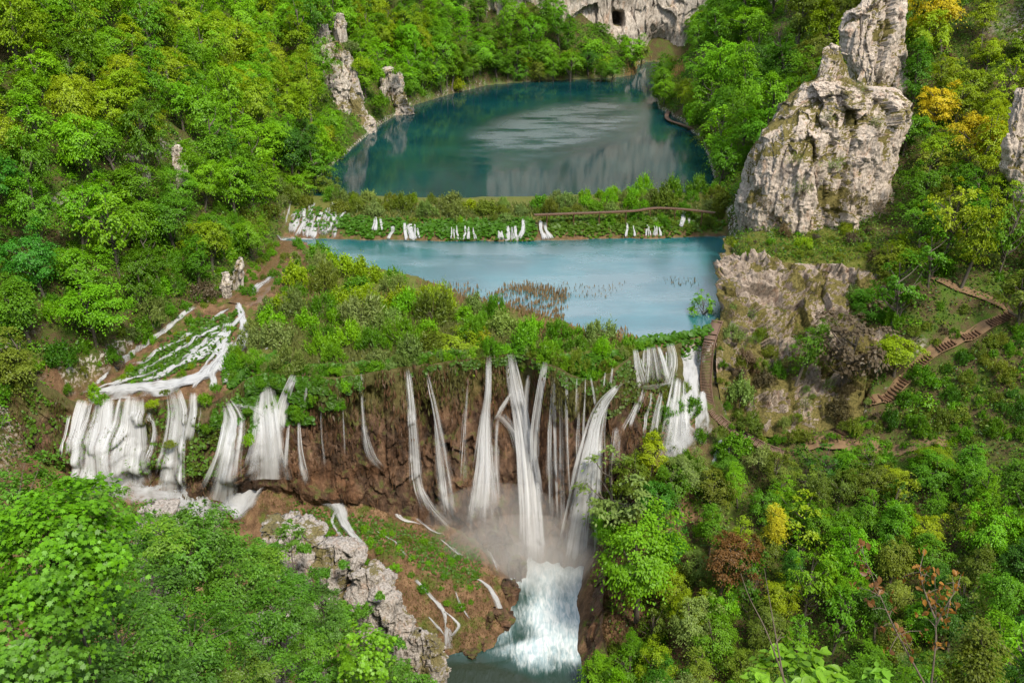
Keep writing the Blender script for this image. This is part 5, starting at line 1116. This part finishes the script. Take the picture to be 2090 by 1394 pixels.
for a, b, Y, rp, col, lab in [(1185, 84, 392, 28, 'bright green', 'bright tree on the slope under the cave cliff, upper left'), (1218, 62, 396, 26, 'mid green', 'tree under the cave cliff, left of the cave mouth'), (1245, 84, 396, 22, 'bright green', 'small tree right below the cave mouth'), (1160, 60, 394, 28, 'mid green', 'mid green tree before the left end of the cave cliff'), (1130, 90, 388, 28, 'yellow green', 'yellow green tree left of the cave cliff foot'), (1275, 84, 402, 20, 'mid green', 'small tree in the hollow right of the cave mouth')]:
    tree_at(a, b, Y, rp, 'broad', col, lab, asp=.95)
for a, b, dy, rp, col, lab in [(418, 812, -1.6, 24, 'bright green', 'green tuft bush on the lip between two curtain falls'), (312, 822, -1.4, 16, 'yellow green', 'yellow green tuft splitting the widest curtain fall'), (206, 812, -1.4, 20, 'mid green', 'dark tuft beside the leftmost curtain fall top'), (440, 790, -.6, 18, 'mid green', 'mid green tuft above the mossy mound on the lip'), (335, 800, -.8, 12, 'olive green', 'tiny olive tuft on the lip of the left cascade'), (345, 905, -4, 14, 'olive green', 'olive tuft on the brown mound between the curtain falls'), (420, 872, -3.6, 16, 'mid green', 'green tuft on the mossy mound, upper part'), (508, 895, -4.2, 16, 'bright green', 'bright tuft on the mound left of the fan fall'), (505, 838, -3, 14, 'mid green', 'small tuft above the mound left of the fan fall')]:
    q = at(a, b, Y=float(lip_y(at(a, b, Y=118)[0])) + dy); tree_at(a, b, float(front_y(np.array([q[0]]), np.array([q[2]]))[0]) - .1, rp, 'bushy', col, lab, 'leafy_bush', .8, 'bush')

shrubs([(110, 800), (400, 600), (490, 585), (430, 640), (240, 750), (180, 830)], 46, (.5, 1.7), [('mid green', 3), ('olive green', 3), ('bright green', 2), ('dull brown', 1)], 'along the left cascade earth bank', 50, (('bushy', 3), ('shrub', 2), ('bare', 1)), .8, 'shrubs at the foot of the left slope')
shrubs([(1490, 560), (1640, 560), (1790, 590), (1760, 800), (1620, 880), (1510, 840)], 44, (.5, 1.6), [('olive green', 4), ('grey green', 3), ('mid green', 2), ('dull brown', 3)], 'on the lower rock wall', 51, (('shrub', 2), ('bushy', 2), ('bare', 2)), .9, 'shrubs of the rock wall', (.8, 1.3), 2.6)
shrubs([(1720, 900), (1900, 760), (2080, 660), (2090, 900), (1960, 960), (1760, 960)], 60, (.5, 1.8), [('olive green', 3), ('mid green', 3), ('bright green', 2), ('dark green', 1)], 'on the slope under the stairs', 52, (('shrub', 2), ('bushy', 3)), .8, 'shrubs of the right slope')

shrubs([(1490, 850), (1560, 880), (1680, 885), (1770, 820), (1800, 860), (1690, 905), (1560, 905), (1490, 875)], 44, (.5, 1.6), [('olive green', 3), ('mid green', 3), ('grey green', 2), ('dull brown', 1)], 'at the rock wall foot', 53, (('shrub', 2), ('bushy', 3), ('bare', 1)), .7, 'shrubs of the rock wall', (.8, 1.3), 1.2)
shrubs([(1462, 690), (1500, 700), (1520, 850), (1490, 860), (1466, 790)], 16, (.4, 1.1), [('olive green', 3), ('mid green', 3)], 'on the wall edge beside the boardwalk', 54, (('shrub', 2), ('bushy', 2)), .8, 'shrubs of the rock wall', (.8, 1.3), 2.0)
shrubs([(760, 455), (1090, 452), (1480, 440), (1470, 470), (1100, 478), (780, 472)], 34, (.5, 1.5), [('bright green', 3), ('mid green', 3), ('olive green', 2)], 'on the front of the lake barrier', 55, (('bushy', 3), ('shrub', 1)), 1.1, 'shrubs of the barrier', (.6, 1.1))

_rs = np.random.default_rng(61)
for k in range(26):
    xx = _rs.uniform(-37, -24); zz = float(np.interp(xx, xs, _ct)) - _rs.uniform(.3, 6.0 if xx < -29 else 3.5); r = _rs.uniform(.6, 1.3); y = float(front_y(np.array([xx]), np.array([zz]))[0]) - .15
    plant('bushy', 'leafy_bush', (xx, y, zz - .3), r, r * _rs.uniform(.8, 1.1), pick([('bright green', 4), ('mid green', 3), ('grey green', 1)]), 'hanging on the wall left part', cat='bush', noun='bush', group='bushes along the lip of the brown wall')

shrubs([(500, 610), (560, 545), (600, 500), (650, 508), (620, 560), (560, 620)], 26, (.5, 1.6), [('mid green', 3), ('grey green', 3), ('olive green', 2)], 'between brown stream and island', 56, (('bushy', 2), ('shrub', 3)), .85, 'shrubs of the island')
shrubs([(470, 600), (540, 500), (575, 470), (560, 520), (500, 600)], 18, (.5, 1.4), [('mid green', 3), ('bright green', 2), ('olive green', 2)], 'on the brown stream left bank', 57, (('bushy', 2), ('shrub', 1)), .85, 'shrubs at the foot of the left slope')

# ------------------------------------------------------------------ what nobody could count: undergrowth, ground leaves, reeds
def stuff(name, leaf, pos, nrm, al, size, tone, color, m=M_LEAF):
    V, F, tn = leaves(leaf, pos, nrm, al, size, tone)
    return put(name, mesh(name, V, F, attrs={'tone': ('FACE', tn)}, mats=[m]), kind='stuff', color=color)
def scatter(n, seed, ok, x=(-150, 140), y=(10, 420)):
    rs = np.random.default_rng(seed); X_ = rs.uniform(*x, n); Y_ = rs.uniform(*y, n)
    Zg = ground(X_, Y_); px, py, f = project(np.stack([X_, Y_, Zg], 1))
    k = (px > -420) & (px < 2520) & (py > -40) & (py < 1440) & ok(X_, Y_); return X_[k], Y_[k], Zg[k], rs
for seed, colr in ((51, (.075, .175, .010)), (52, (.12, .19, .014)), (53, (.045, .11, .010))):
    X_, Y_, Zg, rs = scatter(480000, seed, lambda x, y: (side(x, y) > .3) & (y > 70) | (y < 66) & (x < 2) & (y > 12) | (y < 115) & (x > 14) & (y > 40))
    dn = fbm(np.stack([X_ * .22, Y_ * .22, 0 * X_ + seed], -1), 3, seed) + rs.normal(0, .12, len(X_)); k = dn > -.12
    near_path = seg_dist(X_, Y_, SP, False)[0] < 1.5; k &= ~near_path
    X_, Y_, Zg = X_[k], Y_[k], Zg[k]; n = len(X_)
    hgt = np.abs(rs.normal(0, .6, n)) * np.interp(Y_, [10, 66, 110], [.5, .6, 1.0]) + .1
    stuff('undergrowth', 'blade', np.stack([X_, Y_, Zg + hgt], 1), np.array([0, -.25, .8]) + rs.normal(0, .5, (n, 3)), rs.normal(0, 1, (n, 3)), rs.uniform(.28, .62, n) * np.interp(Y_, [10, 30, 66, 110], [.22, .35, .6, 1.0]), rs.random(n), colr)
# low shrubbery that closes the gaps under the trees
X_, Y_, Zg, rs = scatter(36000, 57, lambda x, y: ((side(x, y) > 1.5) & (y > 95) & ((x < 10) | (y > 190) | (x > 62))) | ((x < -14 - (y - 60) * .55) & (y > 60) & (y < 108)) | ((x > 80) & (y > 60) & (y < 130)))
k = (fbm(np.stack([X_ * .07, Y_ * .07, 0 * X_], -1), 2, 58) > -.2) | (Y_ < 110); X_, Y_, Zg = X_[k], Y_[k], Zg[k]; k = seg_dist(X_, Y_, SP, False)[0] > 3; X_, Y_, Zg = X_[k], Y_[k], Zg[k]; m_ = len(X_); per = 46
v_ = rs.normal(size=(m_, per, 3)); v_[..., 2] = np.abs(v_[..., 2]); v_ /= np.linalg.norm(v_, axis=2)[..., None]; rad_ = rs.uniform(.7, 1.7, (m_, 1, 1))
q_ = np.stack([X_, Y_, Zg], 1)[:, None] + v_ * rad_ * rs.uniform(.6, 1.0, (m_, per, 1)) * [1, 1, 1.1]
px_, py_, _f = project(q_[:, 0])
for a_ in range(3):
    k = np.arange(m_) % 3 == a_; q2 = q_[k].reshape(-1, 3); n2 = len(q2)
    stuff('shrubbery', 'blade', q2, v_[k].reshape(-1, 3) * .7 + [0, 0, .5] + rs.normal(0, .3, (n2, 3)), rs.normal(0, 1, (n2, 3)), rs.uniform(.3, .55, n2), np.repeat(rs.random(int(k.sum())), per) * .6 + rs.random(n2) * .4, [(.095, .25, .010), (.14, .32, .010), (.07, .18, .010)][a_])
def in_picture(n, poly, seed, t0=30.0):
    """ground places inside an outline"""
    rs = np.random.default_rng(seed); P = np.array(poly, float); out = []; lo, hi = P.min(0), P.max(0)
    m = int(n ** .5) + 1; base = []
    a = rs.uniform(lo[0], hi[0], n * 3); b = rs.uniform(lo[1], hi[1], n * 3); _, ins = seg_dist(a, b, poly)
    a, b = a[ins][:n], b[ins][:n]
    step = 6.0; cache = {}
    for q, w in zip(a, b):
        key = (int(q / step), int(w / step))
        if key not in cache: cache[key] = hit((key[0] + .5) * step, (key[1] + .5) * step, t0)
        p = cache[key]; d = p[1] / FPX * step * 1.2
        out.append((p[0] + rs.uniform(-d, d), p[1] + rs.uniform(-d, d) * 1.6))
    out = np.array(out); return out[:, 0], out[:, 1], ground(out[:, 0], out[:, 1]), rs
def big_leaves(poly, n, seed, colr, size=(.4, .85), up=(.1, .6)):
    x, y, z, rs = in_picture(n, poly, seed); n = len(x)
    stuff('leafy_undergrowth', 'disc', np.stack([x, y, z + rs.uniform(*up, n)], 1), np.array([0, -.35, .9]) + rs.normal(0, .28, (n, 3)), rs.normal(0, 1, (n, 3)), rs.uniform(*size, n), rs.random(n), colr)
BUT = (.055, .150, .008)
big_leaves([(690, 445), (770, 455), (1000, 455), (1090, 450), (1090, 485), (1060, 490), (900, 485), (790, 470), (760, 485), (700, 470)], 2600, 61, BUT)
big_leaves([(1110, 450), (1300, 445), (1470, 440), (1470, 470), (1300, 480), (1120, 480)], 1800, 62, (.07, .14, .01))
big_leaves([(600, 790), (680, 760), (760, 740), (1000, 730), (1270, 735), (1290, 760), (1200, 780), (1000, 765), (840, 775), (720, 800), (640, 850), (600, 860)], 3600, 63, BUT)
big_leaves([(460, 740), (560, 730), (600, 760), (570, 780), (480, 800), (460, 780)], 1500, 64, BUT)
big_leaves([(1280, 695), (1450, 670), (1450, 700), (1370, 740), (1290, 730)], 900, 65, BUT)
big_leaves([(260, 770), (400, 660), (490, 640), (470, 700), (420, 740), (280, 790)], 1900, 66, (.06, .14, .010), (.3, .6))
big_leaves([(600, 1040), (760, 1060), (980, 1130), (980, 1200), (900, 1180), (760, 1110), (620, 1090)], 1500, 67, (.06, .13, .010), (.2, .45), (.05, .3))
big_leaves([(1280, 830), (1400, 800), (1430, 840), (1360, 900), (1290, 880)], 900, 68, (.06, .11, .012), (.25, .5), (.05, .4))
def wall_leaves(x0, x1, z0, z1, n, seed, colr, size=(.3, .7)):
    rs = np.random.default_rng(seed); x = rs.uniform(x0, x1, n); top_ = np.interp(x, xs, _ct); z = top_ - rs.uniform(z0, z1, n); k = fbm(np.stack([x * .5, z * .5, 0 * x], 1), 3, seed) > -.12
    x, z = x[k], z[k]; n = len(x); y = front_y(x, z) - rs.uniform(.05, .4, n)
    stuff('leafy_undergrowth', 'disc', np.stack([x, y, z], 1), np.array([0, -.8, .5]) + rs.normal(0, .3, (n, 3)), rs.normal(0, 1, (n, 3)), rs.uniform(*size, n), rs.random(n), colr)
wall_leaves(-44, -33, 0, 4.5, 2600, 91, BUT)
wall_leaves(-38, -29, 0, 7.0, 3000, 92, BUT)
wall_leaves(-29, -22, 0, 4.2, 1500, 97, (.06, .14, .012))
wall_leaves(-24, 18, 0, 1.4, 1800, 93, (.06, .13, .012), (.2, .5))
wall_leaves(-70, -40, .2, 9, 3000, 94, (.08, .17, .012), (.2, .5))
wall_leaves(12, 26, .5, 6, 900, 95, (.07, .11, .014), (.2, .5))
def wall_moss(x0, x1, z0, z1, n, seed, colr, ln=(.4, 1.3)):
    rs = np.random.default_rng(seed); x = rs.uniform(x0, x1, n); z = np.interp(x, xs, _ct) - np.abs(rs.normal(0, 1, n)) * (z1 - z0) * .6 - z0; k = fbm(np.stack([x * .6, z * .12, 0 * x], 1), 3, seed) > -.05
    x, z = x[k], z[k]; n = len(x); h = rs.uniform(*ln, n); z = np.maximum(z, np.interp(x, xs, _cb) + .5); y = front_y(x, z) - rs.uniform(0, .3, n)
    stuff('moss', 'thin', np.stack([x, y, z], 1), np.stack([rs.normal(0, .6, n), -np.ones(n), rs.normal(.3, .3, n)], 1), np.array([0, -.15, -1.]) + rs.normal(0, .18, (n, 3)), h, rs.random(n), colr)
wall_moss(-36, 24, 0, 6, 4500, 101, (.085, .085, .022))
wall_moss(-36, 24, 0, 16, 3000, 102, (.11, .062, .034), (.5, 1.6))
wall_moss(-72, -36, 0, 8, 7000, 103, (.085, .10, .02), (.3, .9))
wall_moss(-72, -36, 0, 10, 5000, 104, (.12, .075, .04), (.3, .9))
wall_leaves(-47, -41, 1.5, 8, 800, 96, (.09, .15, .014), (.2, .45))
# dry reeds
def reeds(poly, n, seed, colr, hgt=(.7, 1.4)):
    x, y, z, rs = in_picture(n, poly, seed); n = len(x); h = rs.uniform(*hgt, n); z = np.maximum(z, -.3)
    al = np.array([0, 0, 1.]) + rs.normal(0, .12, (n, 3)); nr = np.stack([rs.normal(0, 1, n), rs.normal(-.8, .6, n), 0 * h], 1)
    T, Fs = LEAF['thin']
    stuff('reeds', 'thin', np.stack([x, y, z + h * .45], 1), nr, al, h, rs.random(n), colr)
DRY = (.25, .175, .10)
reeds([(850, 575), (960, 600), (1000, 615), (1080, 600), (1160, 620), (1150, 660), (1100, 655), (1000, 630), (880, 610)], 1500, 71, DRY)
reeds([(560, 590), (640, 570), (720, 600), (640, 650), (570, 640)], 900, 72, DRY)
reeds([(590, 545), (620, 540), (640, 580), (600, 600)], 700, 73, DRY)
reeds([(1080, 655), (1200, 680), (1300, 692), (1290, 700), (1100, 690)], 700, 74, (.3, .2, .11), (.8, 1.5))
reeds([(1130, 600), (1280, 600), (1250, 625), (1150, 635)], 110, 75, (.26, .2, .13), (.5, 1.0))
reeds([(1350, 590), (1420, 590), (1420, 605), (1360, 605)], 60, 76, (.22, .18, .13), (.5, .9))
reeds([(1280, 138), (1400, 135), (1390, 158), (1280, 160)], 900, 77, (.35, .23, .10), (1.2, 2.2))
reeds([(720, 600), (860, 600), (900, 640), (760, 650)], 400, 78, (.24, .17, .07), (.9, 1.6))
big_leaves([(600, 430), (640, 425), (690, 440), (700, 480), (640, 470), (600, 460)], 260, 69, BUT, (.3, .7), (.3, .8))
# grass on the ledge and tufts on the tufa
def grass(poly, n, seed, colr, hgt=(.3, .8)):
    x, y, z, rs = in_picture(n, poly, seed); n = len(x); h = rs.uniform(*hgt, n)
    al = np.array([0, 0, 1.]) + rs.normal(0, .35, (n, 3)); nr = np.stack([rs.normal(0, 1, n), rs.normal(-.8, .6, n), 0 * h + .3], 1)
    stuff('grass', 'thin', np.stack([x, y, z + h * .3], 1), nr, al, h * 1.1, rs.random(n), colr)
grass([(1480, 485), (1780, 465), (1800, 545), (1640, 542), (1490, 525)], 5000, 81, (.15, .19, .02), (.2, .5))
grass([(500, 985), (640, 1000), (1010, 1120), (1040, 1300), (900, 1340), (740, 1200), (560, 1090)], 3500, 82, (.13, .075, .032), (.2, .5))
grass([(500, 985), (640, 1000), (1010, 1120), (1040, 1300), (900, 1340), (740, 1200), (560, 1090)], 3000, 83, (.08, .10, .015), (.2, .5))
grass([(1205, 1090), (1320, 1110), (1330, 1330), (1210, 1350)], 2500, 86, (.10, .065, .03), (.3, .7))
grass([(560, 640), (760, 600), (1060, 660), (1250, 700), (1000, 735), (600, 790)], 9000, 84, (.12, .14, .04), (.5, 1.3))
grass([(700, 425), (1080, 420), (1480, 410), (1480, 440), (1080, 452), (700, 445)], 5000, 85, (.09, .13, .025), (.5, 1.2))

# ------------------------------------------------------------------ foreground trees
def near_tree(px, py, Y, r, asp, style, leaf, size, n, clumps, colour, label, seed, cr=.3, limbs=16, name='broadleaf_tree', rad=.03, cat='tree', col=None, up=.65):
    rs = np.random.default_rng(seed); p = at(px, py, Y=Y)
    cm, tm = tree_kind(seed, style, clumps, n, leaf, size / r, cr, True, up, limbs, rad, -1.6)
    mid = 1.55 if style != 'shrub' else .55
    root = put(name, None, label=label, cat=cat, group='trees and shrubs of the foreground'); root.location = (p[0], p[1], p[2] - mid * r * asp); root.scale = (r, r, r * asp); root.rotation_euler = (0, 0, rs.uniform(0, 6))
    put('trunk' if cat == 'tree' else 'stem', tm, root); put('crown' if cat == 'tree' else 'foliage', cm, root, color=np.array(col if col else PAL[colour]) * (1 if col in (FG, FD) else 1.6))
FG = (.115, .30, .006); FD = (.075, .20, .008)
near_tree(110, 1075, 19, 2.25, 1.0, 'layered', 'maple', .145, 7600, 80, '', 'big foreground tree with broad lobed leaves at the left edge', 201, .3, 26, col=FG)
near_tree(30, 1290, 17, 2.0, 1.0, 'layered', 'maple', .14, 6000, 70, '', 'lower leafy tree in the bottom left corner', 202, .3, 20, col=(.065, .16, .009))
near_tree(240, 1290, 21, 1.9, 1.0, 'layered', 'ovate', .13, 5200, 60, '', 'dense dark leafed tree right of the bottom left corner', 203, .3, 20, col=(.055, .14, .010))
near_tree(405, 1095, 38, 2.3, 1.3, 'open', 'ovate', .15, 5200, 60, '', 'thin leafed tree rising past the white boulders in front of the cascade', 204, .3, 34, col=(.06, .14, .012))
near_tree(215, 1040, 40, 1.9, 1.2, 'open', 'ovate', .15, 2600, 44, '', 'sparse small tree in front of the widest curtain fall', 205, .28, 30, col=(.07, .15, .018))
near_tree(470, 1160, 37, 2.3, 1.0, 'layered', 'ovate', .15, 6000, 60, '', 'layered green tree between the white slab and the grey ridge', 206, .32, 26, col=(.06, .145, .009))
near_tree(560, 1230, 34, 2.0, 1.0, 'layered', 'ovate', .14, 5200, 56, '', 'dark green tree left of the largest ridge rock', 207, .32, 24, col=FD)
near_tree(380, 1290, 27, 2.0, 1.0, 'layered', 'ovate', .14, 5600, 56, '', 'shaded tree at the bottom, right of the dense dark one', 208, .32, 24, col=FD)
near_tree(470, 1380, 27, 1.7, .9, 'layered', 'ovate', .13, 4600, 50, '', 'olive leafed shrub tree at the bottom edge left of the low white rock', 209, .32, 20, col=(.075, .13, .013))
near_tree(660, 1390, 30, 1.5, 1.0, 'layered', 'ovate', .14, 3400, 44, '', 'low green tree at the bottom edge right of the low white rock', 210, .32, 20, col=FD)
near_tree(740, 1330, 30, 1.5, 1.25, 'round', 'maple', .17, 2200, 44, '', 'young bright green tree in front of the ridge rocks', 211, .28, 16, col=(.10, .22, .008))
near_tree(660, 1230, 44, 1.7, 1.0, 'open', 'ovate', .14, 2600, 40, '', 'thin dark shrub tree growing out of the grey ridge', 212, .3, 24, col=(.045, .10, .012))
near_tree(590, 1090, 50, 1.2, .8, 'round', 'ovate', .16, 1600, 30, '', 'round green bush on top of the jagged ridge rock', 213, .3, 14, col=(.06, .13, .01))
near_tree(790, 1400, 34, 1.6, 1.0, 'layered', 'ovate', .14, 3200, 44, '', 'green tree at the bottom edge below the small right boulder', 214, .32, 18, col=(.065, .14, .012))
near_tree(140, 1180, 27, 2.6, 1.0, 'layered', 'ovate', .15, 6000, 60, '', 'dark leafy tree behind the big lobed leaf tree', 215, .32, 22, col=FD)
near_tree(310, 1200, 33, 2.0, 1.0, 'layered', 'ovate', .15, 5000, 56, '', 'shadowed tree below the white boulders', 216, .32, 22, col=(.045, .11, .010))
near_tree(1620, 1400, 6.6, .62, .75, 'open', 'ovate', .13, 420, 30, '', 'close branch of large pale green leaves at the bottom right', 220, .34, 14, col=(.11, .22, .012), rad=.012)
near_tree(1800, 1420, 7.4, .55, .8, 'open', 'ovate', .13, 260, 22, '', 'close sprig of broad green leaves right of the pale branch', 221, .34, 12, col=(.09, .2, .012), rad=.012)
_g = [(.06, .15, .009), (.045, .115, .010), (.075, .17, .010), (.055, .13, .012), (.09, .18, .011)]
for k, (a, b, Y, r) in enumerate([(30, 1010, 24, 1.7), (180, 1390, 19, 1.5), (60, 1400, 17, 1.4), (300, 1390, 22, 1.5), (330, 1100, 36, 1.5), (440, 1280, 30, 1.6), (520, 1310, 33, 1.5), (300, 1310, 26, 1.6), (420, 1140, 40, 1.6), (540, 1150, 43, 1.4), (560, 1390, 29, 1.3), (390, 1380, 25, 1.3), (620, 1320, 38, 1.2), (690, 1280, 42, 1.2), (720, 1390, 31, 1.3), (850, 1400, 38, 1.3), (480, 1230, 36, 1.5), (160, 1330, 22, 1.6), (600, 1250, 40, 1.2)]):
    pl = ['behind the big lobed leaf tree, top', 'at the bottom edge, third from left', 'in the very bottom left corner', 'at the bottom edge, fourth from left', 'just below the white slab', 'below the thin tree, mid ridge', 'right below the ridge, shaded', 'under the dense dark tree', 'beside the white slab', 'left of the jagged ridge rock', 'just right of the low white rock', 'at the bottom edge before the olive one', 'in a cleft of the largest ridge rock', 'in front of the largest ridge rock', 'beneath the young bright tree', 'right of the small right boulder', 'between ridge and layered tree', 'low between the two corner trees', 'left of the largest ridge rock foot'][k]
    near_tree(a, b, Y, r, .95, ['layered', 'round'][k % 2], 'ovate', .13, 3800, 46, '', f'{["leafy green", "shaded dark green", "fresh green", "dull green", "light green"][k % 5]} foreground tree {pl}', 240 + k, .32, 18, col=_g[k % 5])
x, y, z, rs = in_picture(9000, [(0, 1050), (300, 1080), (560, 1130), (700, 1260), (860, 1394), (860, 1460), (0, 1460)], 99, 9.0); n = len(x); print('near undergrowth', n, y.min(), y.max())
stuff('undergrowth', 'ovate', np.stack([x, y, z + np.abs(rs.normal(0, .7, n)) + .1], 1), np.array([0, -.3, .8]) + rs.normal(0, .45, (n, 3)), rs.normal(0, 1, (n, 3)), rs.uniform(.10, .2, n), rs.random(n), (.05, .14, .008), M_NEARLEAF)
for k, (a, b, Y, r, asp, st, n_) in enumerate([(325, 1075, 43, 1.7, 1.2, 'open', 2400), (430, 1085, 42, 1.8, 1.2, 'open', 2600), (255, 1125, 38, 1.9, 1.0, 'round', 4200), (140, 1005, 44, 1.5, 1.1, 'open', 2200), (500, 1120, 46, 1.5, 1.0, 'layered', 3600), (380, 1120, 36, 1.7, 1.0, 'layered', 4200)]):
    pl = ['before the second curtain fall, thin', 'before the narrow mossy mound fall', 'over the upper white boulder', 'at the foot of the leftmost curtain fall', 'left below the brown dome', 'just right of the white slab'][k]
    near_tree(a, b, Y, r, asp, st, 'ovate', .15, n_, 44, '', f'{["sparse", "delicate", "full", "small sparse", "fresh leafed", "dense"][k]} green foreground tree {pl}', 270 + k, .3, 26, col=[(.06, .15, .012), (.07, .17, .014), (.055, .145, .009)][k % 3])
for k, (a, b, Y, r) in enumerate([(590, 1185, 50, 1.1), (680, 1240, 50, 1.0), (640, 1290, 48, 1.2), (770, 1300, 49, .9), (815, 1365, 47, 1.0), (720, 1345, 44, 1.2), (560, 1120, 53, .8)]):
    pl = ['between jagged and largest ridge rocks', 'at the right foot of the largest ridge rock', 'below the largest ridge rock', 'below the slanting ridge rock', 'left of the small right boulder', 'low in front of the rounded ridge rock', 'on the left end of the ridge'][k]
    near_tree(a, b, Y, r, .9, 'round', 'ovate', .13, 2400, 40, '', f'{["small leafy", "tiny green", "bushy green", "low green", "little bright", "tangled green", "neat green"][k]} bush tree {pl}', 290 + k, .32, 16, col=[(.06, .16, .010), (.075, .18, .012)][k % 2])
for k, (a, b, Y, r) in enumerate([(595, 1205, 49, 1.9), (660, 1300, 47, 1.8), (738, 1350, 46, 1.5), (800, 1392, 45, 1.3), (540, 1150, 50, 1.4), (700, 1255, 51, 1.0)]):
    pl = ['filling the gap left of the largest ridge rock', 'across the foot of the largest ridge rock', 'under the rounded ridge rock', 'under the slanting ridge rock', 'over the left end of the jagged rock', 'in the cleft between the two biggest ridge rocks'][k]
    near_tree(a, b, Y, r, .95, ['layered', 'round'][k % 2], 'ovate', .14, 4200, 50, '', f'{["leafy", "wide", "bright", "low", "dark", "little"][k]} green tree {pl}', 310 + k, .32, 16, col=[(.05, .14, .010), (.065, .17, .010)][k % 2])
for k, (a, b, Y, r) in enumerate([(652, 1170, 52, 1.0), (738, 1245, 51, .95), (806, 1312, 50, .85), (620, 1118, 53, .6), (700, 1150, 53, .5), (775, 1215, 52, .5)]):
    pl = ['in the middle of the largest ridge rock', 'over the foot of the rounded ridge rock', 'hiding the slanting ridge rock base', 'in the gap right of the jagged rock', 'on top of the largest ridge rock', 'between rounded and slanting ridge rocks'][k]
    near_tree(a, b, Y, r, .8, 'shrub', 'ovate', .14, 1800, 30, '', f'{["spreading", "drooping", "bushy", "small", "tiny", "tufted"][k]} green shrub {pl}', 330 + k, .34, 10, name='ridge_shrub', cat='shrub', col=[(.055, .15, .010), (.07, .17, .012)][k % 2])
# bare twigs with shrivelled leaves
def twig(label, stems, n, seed, colr, name='twig_sapling'):
    rs = np.random.default_rng(seed); root = put(name, None, label=label, cat='sapling'); o = at(*stems[0][0][:2], Y=stems[0][0][2]); root.location = o; bag = Bag(); lp = []
    for st in stems:
        Q = resample([at(a, b, Y=Y) for a, b, Y in st], 24); V, F = tube(Q - o, np.linspace(.009, .002, 24), 6); bag.add(V, F)
        for k in range(n):
            q = Q[int(rs.integers(7, 24))]; e = q + rs.normal(0, .06, 3); V, F = tube(np.array([q, (q + e) / 2 + [0, 0, .02], e]) - o, np.array([.004, .003, .002]), 4); bag.add(V, F)
            lp += [e + rs.normal(0, .025, 3) for _ in range(3)]
    put('stem', bag.mesh('stem', [M_TWIG], True), root); L_ = np.array(lp) - o; m = len(L_)
    V, F, tn = leaves('ovate', L_, rs.normal(0, 1, (m, 3)), np.array([0, 0, -1]) + rs.normal(0, .5, (m, 3)), rs.uniform(.035, .07, m), rs.random(m))
    put('foliage', mesh('foliage', V, F, attrs={'tone': ('FACE', tn)}, mats=[M_NEARLEAF]), root, color=colr)
twig('leaning sapling with shrivelled orange leaves, bottom right', [[(1890, 1400, 5.2), (1830, 1290, 5.3), (1790, 1200, 5.5), (1762, 1130, 5.6)]], 26, 231, (.20, .095, .03))
twig('upright dark sapling with a few tawny leaves, bottom right', [[(1900, 1400, 5.6), (1910, 1300, 5.7), (1908, 1180, 5.9)], [(1908, 1280, 5.65), (1935, 1230, 5.7), (1960, 1190, 5.8)], [(1908, 1260, 5.7), (1885, 1200, 5.8), (1876, 1160, 5.8)]], 12, 232, (.27, .13, .025))
twig('bare dark twig rising at the bottom, right of the pool', [[(1605, 1400, 5.5), (1565, 1290, 5.6), (1530, 1220, 5.7), (1512, 1170, 5.8)], [(1600, 1390, 5.5), (1575, 1250, 5.7), (1560, 1160, 5.8)]], 1, 233, (.12, .14, .02))
write_labels()
